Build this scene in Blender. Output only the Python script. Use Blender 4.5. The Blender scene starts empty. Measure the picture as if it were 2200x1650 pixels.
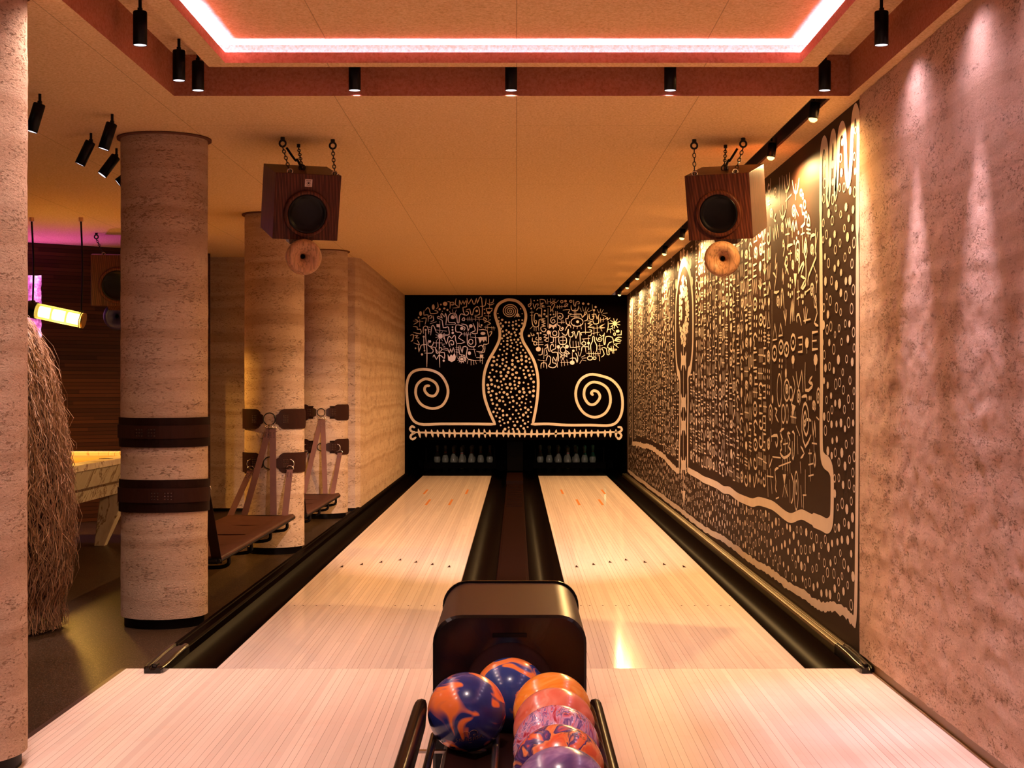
import bpy, math, random
from math import sin, cos, pi, radians as R, sqrt
from mathutils import Vector as V, Matrix as M, noise
random.seed(7)
C = bpy.context.scene.collection
sc = bpy.context.scene
# ------------------------------------------------------------------ camera
F, H = 3265.0, 1.3645                      # focal length in pixels (2200 wide), eye height
cam = bpy.data.cameras.new('camera'); co = bpy.data.objects.new('camera', cam); C.objects.link(co)
co.location = (0, 0, H); co.rotation_euler = (R(90), 0, 0)
cam.sensor_width = 36; cam.lens = 36*F/2200; cam.shift_x = -10/2200; cam.shift_y = 9/2200
cam.clip_start = .05; sc.camera = co
# ------------------------------------------------------------------ world, exposure
w = bpy.data.worlds.new('world'); sc.world = w; w.use_nodes = True
w.node_tree.nodes['Background'].inputs[0].default_value = (.5, .25, .18, 1)
w.node_tree.nodes['Background'].inputs[1].default_value = .15
vs = sc.view_settings
vs.view_transform = 'Standard'; vs.look = 'None'; vs.exposure = 0.82; vs.gamma = 1.0; vs.use_curve_mapping = False
# light strengths, all tuned here
PINK = (1, .72, .64); LAV = (1, .72, .95); YEL = (1, .58, .21); AMB = (1, .50, .22)
P_RING, P_LANE, P_TRACK, P_ROOM = 38, 400, 40, 3
COVE = 120

# ------------------------------------------------------------------ helpers
class MB:
    side = None
    def __init__(s): s.v = []; s.f = []; s.m = []; s.s = []
    def add(s, vs_, fs, mat=0, smooth=False, mx=None):
        o = len(s.v)
        s.v += [tuple(mx @ V(p)) for p in vs_] if mx else [tuple(p) for p in vs_]
        s.f += [[o+i for i in f] for f in fs]; s.m += [mat]*len(fs); s.s += [smooth]*len(fs); return s
    def box(s, x0, x1, y0, y1, z0, z1, mat=0, mx=None):
        vs_ = [(x, y, z) for z in (z0, z1) for y in (y0, y1) for x in (x0, x1)]
        return s.add(vs_, [(0, 2, 3, 1), (4, 5, 7, 6), (0, 1, 5, 4), (2, 6, 7, 3), (0, 4, 6, 2), (1, 3, 7, 5)], mat, False, mx) if s.side is None else s.add(vs_, [(0, 2, 3, 1), (4, 5, 7, 6)], mat, False, mx).add(vs_, [(0, 1, 5, 4), (2, 6, 7, 3), (0, 4, 6, 2), (1, 3, 7, 5)], s.side, False, mx)
    def loft(s, rings, mat=0, smooth=True, cap=True, closed=True, mx=None):
        n = len(rings[0]); vs_ = [p for r in rings for p in r]; fs = []
        for i in range(len(rings)-1):
            for j in range(n if closed else n-1):
                k = (j+1) % n
                fs.append((i*n+j, i*n+k, (i+1)*n+k, (i+1)*n+j))
        s.add(vs_, fs, mat, smooth, mx)
        if cap and closed:
            s.add(rings[0], [tuple(range(n))[::-1]], mat, False, mx); s.add(rings[-1], [tuple(range(n))], mat, False, mx)
        return s
    def prism(s, prof, y0, y1, mat=0, smooth=False, mx=None):       # prof in x,z extruded along y
        return s.loft([[(x, y, z) for x, z in prof] for y in (y0, y1)], mat, smooth, True, True, mx)
    def lathe(s, prof, n=24, mat=0, mx=None, smooth=True):          # prof r,z about z
        rings = [[(r*cos(2*pi*k/n), r*sin(2*pi*k/n), z) for k in range(n)] for r, z in prof]
        return s.loft(rings, mat, smooth, False, True, mx)
    def cyl(s, a, b, r, r2=None, n=16, mat=0, cap=True):
        a, b = V(a), V(b); d = b-a; L = d.length; q = d.to_track_quat('Z', 'Y').to_matrix().to_4x4()
        r2 = r if r2 is None else r2
        rings = [[(rr*cos(2*pi*k/n), rr*sin(2*pi*k/n), z) for k in range(n)] for rr, z in ((r, 0), (r2, L))]
        return s.loft(rings, mat, True, cap, True, M.Translation(a) @ q)
    def tube(s, pts, r, n=8, mat=0, closed=False):
        pts = [V(p) for p in pts]; N = len(pts); rings = []; up = None
        for i, p in enumerate(pts):
            if closed: t = pts[(i+1) % N]-pts[i-1]
            else: t = pts[min(i+1, N-1)]-pts[max(i-1, 0)]
            t.normalize()
            if up is None: up = V((0, 0, 1)) if abs(t.z) < .9 else V((1, 0, 0))
            a = t.cross(up)
            if a.length < 1e-4: a = t.cross(V((0, 1, 0)))
            a.normalize(); b = a.cross(t); up = b
            rr = r[i] if isinstance(r, (list, tuple)) else r
            rings.append([tuple(p+a*rr*cos(2*pi*k/n)+b*rr*sin(2*pi*k/n)) for k in range(n)])
        if closed: rings.append(rings[0])
        return s.loft(rings, mat, True, not closed)
    def strap(s, pts, wv, th, mat=0):                               # flat strap along pts; wv = width vector
        rings = []
        wv = V(wv)
        for i, p in enumerate(pts):
            p = V(p); t = (V(pts[min(i+1, len(pts)-1)])-V(pts[max(i-1, 0)])).normalized(); n_ = t.cross(wv).normalized()*th/2; w_ = wv/2
            rings.append([tuple(p-w_-n_), tuple(p+w_-n_), tuple(p+w_+n_), tuple(p-w_+n_)])
        return s.loft(rings, mat, False)
    def build(s, name, mats, parent=None, origin=None, bevel=0, seg=2):
        me = bpy.data.meshes.new(name); o_ = V(origin) if origin is not None else V((0, 0, 0))
        me.from_pydata([tuple(V(p)-o_) for p in s.v], [], s.f)
        me.polygons.foreach_set('material_index', s.m); me.polygons.foreach_set('use_smooth', s.s)
        for m_ in (mats if isinstance(mats, (list, tuple)) else [mats]): me.materials.append(m_)
        me.update(); ob = bpy.data.objects.new(name, me); C.objects.link(ob)
        if parent: ob.parent = parent
        else: ob.location = o_
        if bevel:
            b = ob.modifiers.new('bevel', 'BEVEL'); b.width = bevel; b.segments = seg; b.limit_method = 'ANGLE'; b.angle_limit = R(40)
        return ob
def tag(o, label, cat, group=None, kind=None):
    o['label'] = label; o['category'] = cat
    if group: o['group'] = group
    if kind: o['kind'] = kind
    return o
def struct(o): o['kind'] = 'structure'; return o
def thing(name, label, cat, loc=(0, 0, 0), rot=(0, 0, 0), group=None):
    o = bpy.data.objects.new(name, None); C.objects.link(o); o.empty_display_size = .1
    o.location = loc; o.rotation_euler = rot; return tag(o, label, cat, group)
def copy_tree(o, parent=None):
    c = o.copy(); C.objects.link(c)
    if parent: c.parent = parent
    for ch in o.children: copy_tree(ch, c)
    return c
def spot(name, loc, aim, power, col, angle=60, blend=.6, size=.03, parent=None):
    l = bpy.data.lights.new(name, 'SPOT'); l.energy = power; l.color = col; l.spot_size = R(angle); l.spot_blend = blend; l.shadow_soft_size = size
    o = bpy.data.objects.new(name, l); C.objects.link(o); d = V(aim)-V(loc)
    o.rotation_euler = d.to_track_quat('-Z', 'Y').to_euler(); o.location = loc
    if parent:
        o.parent = parent; o.matrix_parent_inverse = parent_matrix(parent).inverted()
    return o
def point(name, loc, e, col, size=.2):
    l = bpy.data.lights.new(name, 'POINT'); l.energy = e; l.color = col; l.shadow_soft_size = size; o = bpy.data.objects.new(name, l); C.objects.link(o); o.location = loc; return o
def parent_matrix(p): return M.LocRotScale(p.location, p.rotation_euler, p.scale)
def crom(pts, k=4, closed=False):                                   # smooth 2-D/3-D polyline
    P = [V(p) for p in pts]; n = len(P); out = []
    rng = range(n if closed else n-1)
    for i in rng:
        g = lambda j: P[j % n] if closed else P[max(0, min(n-1, j))]
        a, b, c, d = g(i-1), g(i), g(i+1), g(i+2)
        for t in range(k):
            t /= k
            out.append(.5*((2*b)+(c-a)*t+(2*a-5*b+4*c-d)*t*t+(3*b-a-3*c+d)*t**3))
    if not closed: out.append(P[-1])
    return out
# ---- node materials
def mat(name, base=(.5, .5, .5), rough=.5, metal=0, spec=.5, coat=0, emit=None, es=0, trans=0, cr=.03):
    m = bpy.data.materials.new(name); m.use_nodes = True; b = m.node_tree.nodes['Principled BSDF']
    b.inputs['Base Color'].default_value = (*base, 1); b.inputs['Roughness'].default_value = rough; b.inputs['Metallic'].default_value = metal
    b.inputs['Specular IOR Level'].default_value = spec; b.inputs['Coat Weight'].default_value = coat; b.inputs['Coat Roughness'].default_value = cr; b.inputs['Transmission Weight'].default_value = trans
    if emit: b.inputs['Emission Color'].default_value = (*emit, 1); b.inputs['Emission Strength'].default_value = es
    return m
class G:                                                            # tiny node-graph builder
    def __init__(s, m): s.m = m; s.nt = m.node_tree; s.b = s.nt.nodes['Principled BSDF']; s.tc = s.nt.nodes.new('ShaderNodeTexCoord')
    def n(s, typ, ins={}, **kw):
        x = s.nt.nodes.new(typ)
        for k, v in kw.items(): setattr(x, k, v)
        for k, v in ins.items():
            if hasattr(v, 'links'): s.nt.links.new(v, x.inputs[k])
            else: x.inputs[k].default_value = v
        return x
    def map(s, scale=(1, 1, 1), loc=(0, 0, 0), rot=(0, 0, 0), src=None):
        return s.n('ShaderNodeMapping', {'Vector': src or s.tc.outputs['Object'], 'Scale': scale, 'Location': loc, 'Rotation': rot}).outputs[0]
    def noise(s, vec, scale, detail=4, rough=.6, dist=0): return s.n('ShaderNodeTexNoise', {'Vector': vec, 'Scale': scale, 'Detail': detail, 'Roughness': rough, 'Distortion': dist}).outputs[0]
    def math(s, op, a, b=0, c=0):
        return s.n('ShaderNodeMath', {0: a, 1: b, 2: c}, operation=op).outputs[0]
    def ramp(s, fac, stops):
        r = s.n('ShaderNodeValToRGB', {'Fac': fac}); e = r.color_ramp.elements
        while len(e) > 1: e.remove(e[0])
        e[0].position = stops[0][0]; e[0].color = (*stops[0][1], 1)
        for p, c in stops[1:]: q = e.new(p); q.color = (*c, 1)
        return r.outputs[0]
    def mix(s, fac, a, b, mode='MIX'):
        x = s.n('ShaderNodeMix', data_type='RGBA', blend_type=mode)
        for k, v in ((0, fac), (6, a), (7, b)):
            if hasattr(v, 'links'): s.nt.links.new(v, x.inputs[k])
            else: x.inputs[k].default_value = v if k == 0 else (*v, 1)
        return x.outputs[2]
    def sep(s, vec): return s.n('ShaderNodeSeparateXYZ', {0: vec}).outputs
    def comb(s, x=0, y=0, z=0): return s.n('ShaderNodeCombineXYZ', {0: x, 1: y, 2: z}).outputs[0]
    def col(s, c): s.nt.links.new(c, s.b.inputs['Base Color'])
    def rough(s, c): s.nt.links.new(c, s.b.inputs['Roughness'])
    def bump(s, h, strength=.5, dist=.01, prev=None):
        ins = {'Height': h, 'Strength': strength, 'Distance': dist}
        if prev: ins['Normal'] = prev
        x = s.n('ShaderNodeBump', ins).outputs[0]; s.nt.links.new(x, s.b.inputs['Normal']); return x

def m_earth(name, seed=0, strength=.8, dist=.016, k=1):
    m = mat(name, rough=.9, spec=0); g = G(m)
    p = g.map(loc=(seed, seed*.7, 0)); lo = g.noise(g.map((.9, .9, 1.1)), 1.0, 3)
    x, y, z = g.sep(p)[:3]
    zz = g.math('ADD', z, g.math('MULTIPLY', g.math('SUBTRACT', lo, .5), .14))
    band = g.n('ShaderNodeTexNoise', {'W': g.math('ADD', g.math('MULTIPLY', zz, 7.5), seed), 'Scale': 1.0, 'Detail': 2.0}, noise_dimensions='1D').outputs[0]
    band = g.ramp(band, [(.38, (0, 0, 0)), (.42, (.45, .45, .45)), (.5, (.55, .55, .55)), (.53, (.9, .9, .9)), (.6, (1, 1, 1))])
    big = g.noise(p, 2.6, 4); fine = g.noise(g.map((1, 1, 1.9), loc=(seed, 0, 0)), 85, 6, .7); mid = g.noise(g.map((1, 1, 2.0), loc=(seed, 1, 0)), 26, 5, .65)
    pits = g.noise(g.map((.7, .7, 1.9), loc=(0, seed, 0)), 60, 5, .7, .5)
    pm = g.noise(g.map((1, 1, 2.4), loc=(seed*2, 0, 3)), 6, 3)
    pitm = g.ramp(g.math('ADD', pits, g.math('MULTIPLY', g.math('SUBTRACT', pm, .5), .38)), [(.34, (0, 0, 0)), (.42, (1, 1, 1))])
    c = g.mix(band, (.47, .315, .22), (.65, .475, .36))
    c = g.mix(g.math('MULTIPLY', g.ramp(big, [(.35, (0, 0, 0)), (.7, (1, 1, 1))]), .6), c, (.56, .385, .27))
    c = g.mix(g.math('MULTIPLY', g.ramp(fine, [(.35, (1, 1, 1)), (.65, (0, 0, 0))]), .42), c, (.36, .22, .145))
    c = g.mix(pitm, (.35, .215, .145), c)
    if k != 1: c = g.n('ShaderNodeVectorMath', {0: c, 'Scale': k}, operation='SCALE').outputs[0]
    g.col(c)
    h = g.math('ADD', g.math('ADD', g.math('MULTIPLY', fine, .5), g.math('MULTIPLY', mid, .35)), g.math('MULTIPLY', pitm, .55))
    g.bump(h, strength, dist); return m
def m_boards(name, sx, base=(.74, .56, .44), gloss=.12, lines=True, coat=.30):
    m = mat(name, rough=.5, spec=0, coat=coat, cr=gloss); g = G(m)
    x, y, z = g.sep(g.tc.outputs['Object'])[:3]
    b = g.math('DIVIDE', g.math('SUBTRACT', x, sx), 1.0668/39); fl = g.math('FLOOR', b); fr = g.math('FRACT', b)
    seg = g.math('FLOOR', g.math('ADD', g.math('MULTIPLY', y, .45), g.math('MULTIPLY', fl, .37)))
    wn = g.n('ShaderNodeTexWhiteNoise', {'Vector': g.comb(fl, seg, 1)}, noise_dimensions='3D').outputs['Value']
    wn2 = g.n('ShaderNodeTexWhiteNoise', {'Vector': g.comb(fl, 0, 5)}, noise_dimensions='3D').outputs['Value']
    wb = g.n('ShaderNodeTexWhiteNoise', {'Vector': g.comb(g.math('FLOOR', g.math('DIVIDE', b, 3.0)), 0, 9)}, noise_dimensions='3D').outputs['Value']
    v = g.math('ADD', g.math('MULTIPLY', wn, .35), g.math('ADD', g.math('MULTIPLY', wn2, .40), g.math('MULTIPLY', wb, .25)))
    grain = g.noise(g.map((60, 2.2, 1)), 1.0, 5, .6); mott = g.noise(g.map((9, 7, 1)), 1.0, 3)
    c = g.mix(v, tuple(q*.80 for q in base), tuple(min(1, q*1.13) for q in base))
    c = g.mix(g.math('MULTIPLY', grain, .35), c, tuple(q*.78 for q in base))
    c = g.mix(g.math('MULTIPLY', g.ramp(mott, [(.55, (0, 0, 0)), (.75, (1, 1, 1))]), .35), c, (base[0]*.93, base[1]*.78, base[2]*.72))
    if lines:
        sel = g.math('GREATER_THAN', g.n('ShaderNodeTexWhiteNoise', {'Vector': g.comb(fl, 3, 3)}, noise_dimensions='3D').outputs['Value'], .45)
        ln = g.math('MULTIPLY', g.math('LESS_THAN', fr, .06), g.math('ADD', g.math('MULTIPLY', sel, .5), .22))
        c = g.mix(ln, c, (.16, .09, .06))
    g.col(c); return m
def m_cork(name, k=(1, 1, 1)):
    m = mat(name, rough=.9, spec=0); g = G(m); p = g.map()
    a = g.noise(g.map((1, 1.0, 1)), 75, 5, .7); b = g.noise(p, 18, 3); fl = g.n('ShaderNodeTexVoronoi', {'Vector': g.map((1, .55, 1)), 'Scale': 130.}).outputs['Color']
    c = g.ramp(a, [(.34, (.58, .35, .16)), (.5, (.84, .57, .285)), (.66, (.93, .71, .41))])
    c = g.mix(.22, c, g.mix(g.sep(fl)[0], (.46, .25, .10), (.93, .70, .42)))
    c = g.mix(g.math('MULTIPLY', b, .35), c, (.70, .44, .21))
    br = g.n('ShaderNodeTexBrick', {'Vector': g.map((1, 1, 0), rot=(0, 0, R(90))), 'Scale': 1.0, 'Mortar Size': .0022, 'Mortar Smooth': 0., 'Brick Width': 2.4, 'Row Height': .905, 'Bias': 0.,
             'Color1': (0, 0, 0, 1), 'Color2': (.25, .25, .25, 1), 'Mortar': (1, 1, 1, 1)}, offset=.5)
    nz = g.n('ShaderNodeNewGeometry').outputs['Normal']
    flat = g.math('GREATER_THAN', g.math('ABSOLUTE', g.sep(nz)[2]), .5)
    c = g.mix(g.math('MULTIPLY', g.math('MULTIPLY', br.outputs['Fac'], flat), .45), c, (.16, .07, .03))
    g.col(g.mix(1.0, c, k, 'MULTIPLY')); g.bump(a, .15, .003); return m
def m_oak(name, c1=(.055, .012, .005), c2=(.14, .038, .016), rough=.42):
    m = mat(name, rough=rough, spec=.2); g = G(m)
    w_ = g.n('ShaderNodeTexWave', {'Vector': g.map((1, 1, .12)), 'Scale': 34., 'Distortion': 3.0, 'Detail': 2., 'Detail Scale': .9}, bands_direction='DIAGONAL').outputs['Fac']
    gr = g.noise(g.map((90, 90, 2.5)), 1.0, 4, .7)
    c = g.mix(g.math('MULTIPLY', w_, .7), c1, c2); c = g.mix(g.ramp(gr, [(.42, (.7, .7, .7)), (.52, (0, 0, 0))]), c, tuple(q*.4 for q in c1))
    g.col(c); g.bump(gr, .25, .001); return m
def m_leather(name, c=(.009, .003, .002)):
    m = mat(name, c, .6, spec=0, coat=.22, cr=.35); g = G(m); n = g.noise(g.map(), 60, 5); g.col(g.mix(g.noise(g.map(), 5, 3), c, tuple(q*1.9 for q in c)))
    g.bump(n, .25, .002); g.rough(g.math('ADD', .3, g.math('MULTIPLY', n, .3))); return m
def m_swirl(name, stops, scale=9, dist=2.5, seed=0, rough=.08, warp=.6, stretch=(1, 1, 1)):
    m = mat(name, rough=.24, spec=.3, coat=.35, cr=.13); g = G(m)
    p = g.map(stretch, (seed, seed*1.3, seed*.7))
    wv = g.n('ShaderNodeTexNoise', {'Vector': p, 'Scale': scale*.6, 'Detail': 2.}).outputs['Color']
    q = g.n('ShaderNodeVectorMath', {0: p, 1: g.n('ShaderNodeVectorMath', {0: wv, 'Scale': warp}, operation='SCALE').outputs[0]}, operation='ADD').outputs[0]
    n = g.noise(q, scale, 3, .5, dist*.4); g.col(g.ramp(n, stops)); return m

MT = {}
MT['earth'] = m_earth('rammed_plaster', 0); MT['earth_r'] = m_earth('rammed_plaster_right', 4.2, 1.0, .022, 1.45); MT['cork'] = m_cork('cork_board'); MT['corkside'] = m_cork('red_cork_side', (.54, .32, .36))  # second cork is the same pattern tinted darker and redder, for vertical faces
MT['lane'] = m_boards('lane_boards', 0, (.71, .575, .52), .09, True, .5); MT['appr'] = m_boards('approach_boards', -1.9, (.76, .61, .53), .25, True, .12)
MT['seam'] = mat('board_seam', (.05, .02, .015), .5)
MT['arrow'] = mat('arrow_ink', (.035, .015, .012), .5, spec=.0); MT['dash'] = mat('dash_inlay', (.52, .19, .06), .5, spec=.0)
MT['gut'] = mat('gutter_plastic', (.0035, .0013, .0009), .6, spec=0, coat=.10, cr=.32); MT['cap'] = mat('divider_cap', (.012, .0042, .003), .6, spec=0, coat=.04, cr=.4)
MT['black'] = mat('black_powder_coat', (.004, .0025, .0025), .5, spec=0, coat=.3, cr=.3); MT['blackgloss'] = mat('black_gloss', (.004, .0025, .003), .18, spec=.4)
MT['deck'] = mat('pin_deck', (.006, .0045, .004), .6, spec=0, coat=.08, cr=.3); MT['pit'] = mat('pit_black', (.004, .0035, .0035), .9, spec=0)
MT['brass'] = mat('bronze_rail', (.16, .115, .055), .32, .85)
MT['hood'] = mat('brown_hood', (.026, .010, .0095), .34, .1, .3)
MT['mural'] = mat('mural_ground', (.030, .0115, .0065), .6, spec=0, coat=.38, cr=.50)
MT['mural_back'] = mat('mural_ground_back', (.0025, .0012, .001), .7, spec=0)
MT['paint'] = mat('mural_paint', (.74, .62, .53), .6); g = G(MT['paint']); g.col(g.mix(g.noise(g.map(), 6, 4), (.62, .50, .41), (.82, .70, .60)))
MT['oak'] = m_oak('stained_oak'); MT['oaklight'] = m_oak('horn_beech', (.50, .26, .135), (.54, .295, .155), .42)
MT['cone'] = mat('speaker_cone', (.0018, .0012, .0012), .3, spec=.18); MT['iron'] = mat('black_iron', (.014, .012, .012), .35, .6)
MT['leather'] = m_leather('dark_leather'); MT['leather2'] = m_leather('brown_leather', (.019, .0065, .0045)); MT['strap'] = m_leather('mauve_strap', (.115, .055, .050))
MT['railbar'] = mat('side_rail_metal', (.012, .0045, .0035), .5, spec=0, coat=.35, cr=.2); MT['collar'] = mat('collar_brown', (.16, .07, .045), .8, spec=0); MT['seat'] = m_leather('seat_leather', (.050, .020, .016)); MT['steel'] = mat('steel', (.55, .48, .44), .25, 1); MT['rivet'] = mat('rivet', (.25, .18, .15), .3, 1)
MT['led'] = mat('led_strip', (1, .7, .8), .5, emit=(.56, .34, .86), es=COVE)
MT['bulb'] = mat('track_bulb', (1, .8, .5), .5, emit=(1, .60, .15), es=2.6)
MT['lens'] = mat('spot_lens', (.8, .8, .9), .3, emit=(.92, .85, 1), es=1.1)
g = None
def m_floor():
    m = mat('polished_concrete', rough=.6, spec=0, coat=.35, cr=.28); g = G(m); a = g.noise(g.map(), 2.0, 5); b = g.noise(g.map(), 160, 3, .8)
    c = g.mix(a, (.012, .006, .003), (.038, .020, .009)); c = g.mix(g.ramp(b, [(.52, (0, 0, 0)), (.66, (.9, .9, .9))]), c, (.20, .13, .09)); g.col(c)
    return m
MT['floor'] = m_floor()
def m_woodwall():
    m = mat('dark_wood_cladding', rough=.5, spec=.15); g = G(m); x, y, z = g.sep(g.tc.outputs['Object'])[:3]
    b = g.math('MULTIPLY', z, 26); fl = g.math('FLOOR', b); fr = g.math('FRACT', b)
    wn = g.n('ShaderNodeTexWhiteNoise', {'Vector': g.comb(fl, g.math('FLOOR', g.math('ADD', g.math('MULTIPLY', x, 1.1), g.math('MULTIPLY', fl, .31))), 0)}, noise_dimensions='3D').outputs['Value']
    c = g.mix(wn, (.022, .005, .0025), (.065, .018, .008)); gr = g.noise(g.map((3, 3, 90)), 1, 4); c = g.mix(g.math('MULTIPLY', gr, .5), c, (.03, .008, .004))
    c = g.mix(g.math('LESS_THAN', fr, .12), c, (.006, .002, .001)); g.col(c); return m
MT['woodwall'] = m_woodwall()
def m_marble():
    m = mat('veined_marble', rough=.25); g = G(m); n = g.noise(g.map((1, 1, 1)), 1.7, 8, .6, 1.6)
    g.col(g.ramp(n, [(.35, (.55, .44, .34)), (.47, (.66, .56, .44)), (.5, (.22, .13, .09)), (.53, (.62, .52, .40)), (.7, (.50, .40, .30))])); return m
MT['marble'] = m_marble()
# ------------------------------------------------------------------ key dimensions
CZ = H+1.45; RZ = H+1.655; FY = 7.4; LY = 23.66
LX = [(-1.461, -.392), (.3345, 1.4034)]; WX = 1.717
# ------------------------------------------------------------------ setting: floors and ceiling
f = MB()
f.box(-7.6, -1.925, -3, 18, -.12, -.002); f.box(-1.925, -1.80, 7.4, 18, -.12, -.002); f.box(-1.925, 2.1, -3, -1.5, -.12, -.002)
struct(f.build('floor', MT['floor']))
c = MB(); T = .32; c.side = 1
c.box(-7.6, 1.475, 7.54, 24.2, CZ, CZ+T); c.box(1.572, 1.90, 7.54, 24.2, CZ, CZ+T); c.box(1.475, 1.572, 7.54, 7.61, CZ, CZ+T)
c.box(-7.6, -1.70, -3, 7.54, CZ, CZ+T); c.box(1.65, 1.90, -3, 7.54, CZ, CZ+T); c.box(-1.70, 1.65, -3, .6, CZ, CZ+T)
c.box(-1.70, 1.65, .6, 7.54, RZ, RZ+.12)
struct(c.build('ceiling', [MT['cork'], MT['corkside']]))
# suspended light cove: outer wall, bottom flange, inner lip, led strip
cv = thing('light_cove', 'cork-faced rectangular light cove glowing pink inside the recessed ceiling', 'light cove', (0, 0, RZ))
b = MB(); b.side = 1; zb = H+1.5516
xo0, xo1, yo0, yo1 = -1.486, 1.4505, 1.0, 7.342; t_, wd = .014, .095; xi0, xi1, yi0, yi1 = xo0+wd, xo1-wd, yo0+wd, yo1-wd
def frame(b, x0, x1, y0, y1, X0, X1, Y0, Y1, z0, z1, m=0):   # ring between outer rect and inner rect
    b.box(x0, x1, Y1, y1, z0, z1, m); b.box(x0, x1, y0, Y0, z0, z1, m); b.box(x0, X0, Y0, Y1, z0, z1, m); b.box(X1, x1, Y0, Y1, z0, z1, m)
frame(b, xo0, xo1, yo0, yo1, xo0+t_, xo1-t_, yo0+t_, yo1-t_, zb+t_, RZ)
frame(b, xo0, xo1, yo0, yo1, xi0, xi1, yi0, yi1, zb, zb+t_)
frame(b, xi0-t_, xi1+t_, yi0-t_, yi1+t_, xi0, xi1, yi0, yi1, zb+t_, zb+.05)
b.build('cove_frame', [MT['cork'], MT['corkside']], cv, None).location = (0, 0, -RZ)
b = MB(); s_ = .035
frame(b, xo0+s_, xo1-s_, yo0+s_, yo1-s_, xo0+s_+.012, xo1-s_-.012, yo0+s_+.012, yo1-s_-.012, zb+t_, zb+t_+.006)
b.build('light_strip', MT['led'], cv).location = (0, 0, -RZ)
# walls
def rough_grid(name, fn, nu, nv, m, amp=.006):
    vs_, fs = [], []
    for i in range(nu+1):
        for j in range(nv+1):
            p, n = fn(i/nu, j/nv); p = V(p); n = V(n)
            edge = min(1, 12*min(i/nu, 1-i/nu)+.3)
            d = noise.fractal(p*V((9, 9, 13)), .9, 2, 4)*amp*.6+noise.noise(p*2.0)*amp*.2
            vs_.append(tuple(p+n*d*edge))
    for i in range(nu):
        for j in range(nv): a = i*(nv+1)+j; fs.append((a, a+nv+1, a+nv+2, a+1))
    return vs_, fs
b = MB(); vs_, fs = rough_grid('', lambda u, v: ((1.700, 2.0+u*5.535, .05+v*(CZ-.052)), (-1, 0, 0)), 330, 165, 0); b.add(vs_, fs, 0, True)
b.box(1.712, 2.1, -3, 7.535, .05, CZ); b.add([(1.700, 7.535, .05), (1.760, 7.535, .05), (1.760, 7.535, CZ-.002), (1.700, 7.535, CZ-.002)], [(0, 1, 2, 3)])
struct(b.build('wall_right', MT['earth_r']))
b = MB(); b.box(1.732, 2.1, 7.54, 24.2, -.12, CZ); struct(b.build('wall_right_far', MT['pit']))
b = MB(); b.box(1.728, 1.78, -3, 7.535, -.12, .05); struct(b.build('baseboard_right', MT['black']))
b = MB(); b.box(1.700, 1.728, -3, 7.4, -.12, .006); b.box(1.712, 1.728, -1.5, 7.4, .006, .046); struct(b.build('trim_1', mat('timber_batten', (.22, .12, .05), .5)))
b = MB(); LWX = -1.742
pl = [(LWX, 23.66), (LWX, 16.95), (LWX-.05, 16.86), (LWX-.16, 16.83), (-3.45, 16.83), (-3.45, 17.2), (-1.9, 17.2), (-1.9, 23.66)]
b.loft([[(x, y, z) for x, y in pl] for z in (.035, CZ)], 0, False)
struct(b.build('wall_left', MT['earth']))
b = MB(); b.loft([[(x-(.02 if i < 3 else 0), y+.03, z) for i, (x, y) in enumerate(pl)] for z in (-.1, .035)], 0, False); struct(b.build('baseboard_left', MT['black']))
b = MB(); a0, a1 = V((-7.6, 12.9)), V((-3.3, 16.37)); d = (a1-a0).normalized(); L = (a1-a0).length
b.box(0, L, 0, .1, -.1, CZ); o = b.build('wall_far_left', MT['woodwall']); o.location = (a0.x, a0.y, 0); o.rotation_euler = (0, 0, math.atan2(d.y, d.x)); struct(o)
b = MB(); b.box(-7.7, -7.6, -3, 13.5, -.1, CZ); struct(b.build('wall_side', MT['woodwall']))
b = MB(); b.box(-7.7, 2.1, -3.1, -3, -.1, CZ+T); struct(b.build('wall_behind', MT['earth']))
# approach: boards, thin seam lines at edges
b = MB(); b.box(-1.90, 1.70, -1.5, FY-.003, -.08, 0)
b.box(-1.925, -1.90, -1.5, FY, -.08, .0005, 1)
b.box(-1.90, 1.70, FY-.003, FY, -.08, -.0015, 1)
ap = tag(b.build('bowling_approach', [MT['appr'], MT['seam']], None, (-1.9, 0, 0)), 'pale striped wooden approach floor in front of both bowling lanes', 'floor')
# lanes
def lane(i, label):
    x0, x1 = LX[i]; cx = (x0+x1)/2; b = MB(); bw = 1.0668/39
    b.box(x0, x1, FY, LY, -.08, 0, 0)
    b.box(x0, x1, LY, 26.55, -.08, -.0005, 3)
    def quad(xa, xb, ya, yb, m): b.add([(xa, ya, .0006), (xb, ya, .0006), (xb, yb, .0006), (xa, yb, .0006)], [(0, 1, 2, 3)], m)
    for bd in (3, 5, 8, 11, 14):                                    # dots
        for sx in (x0+(bd-.5)*bw, x1-(bd-.5)*bw):
            pts = [(sx+.006*cos(a*pi/4), FY+2.13+.012*sin(a*pi/4), .0006) for a in range(8)]; b.add(pts, [tuple(range(8))], 1)
    for k, bd in enumerate((-15, -10, -5, 0, 5, 10, 15)):           # arrows
        y = FY+4.63-abs(k-3)*.152; xx = cx+bd*bw
        b.add([(xx-.013, y, .0006), (xx+.013, y, .0006), (xx, y+.155, .0006)], [(0, 1, 2)], 1)
    for dx, ya, yb in ((-.272, 19.6, 20.45), (.272, 19.6, 20.45), (-.134, 17.75, 18.65), (.138, 17.75, 18.65)): quad(cx+dx-.0135, cx+dx+.0135, ya, yb, 2)
    return tag(b.build('bowling_lane', [MT['lane'], MT['arrow'], MT['dash'], MT['deck']], None, (x0, FY, 0)), label, 'bowling lane')
lane(0, 'left-hand bowling lane of pale maple boards, nearer the plaster columns')
lane(1, 'right-hand bowling lane of pale maple boards, beside the painted side wall')
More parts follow.
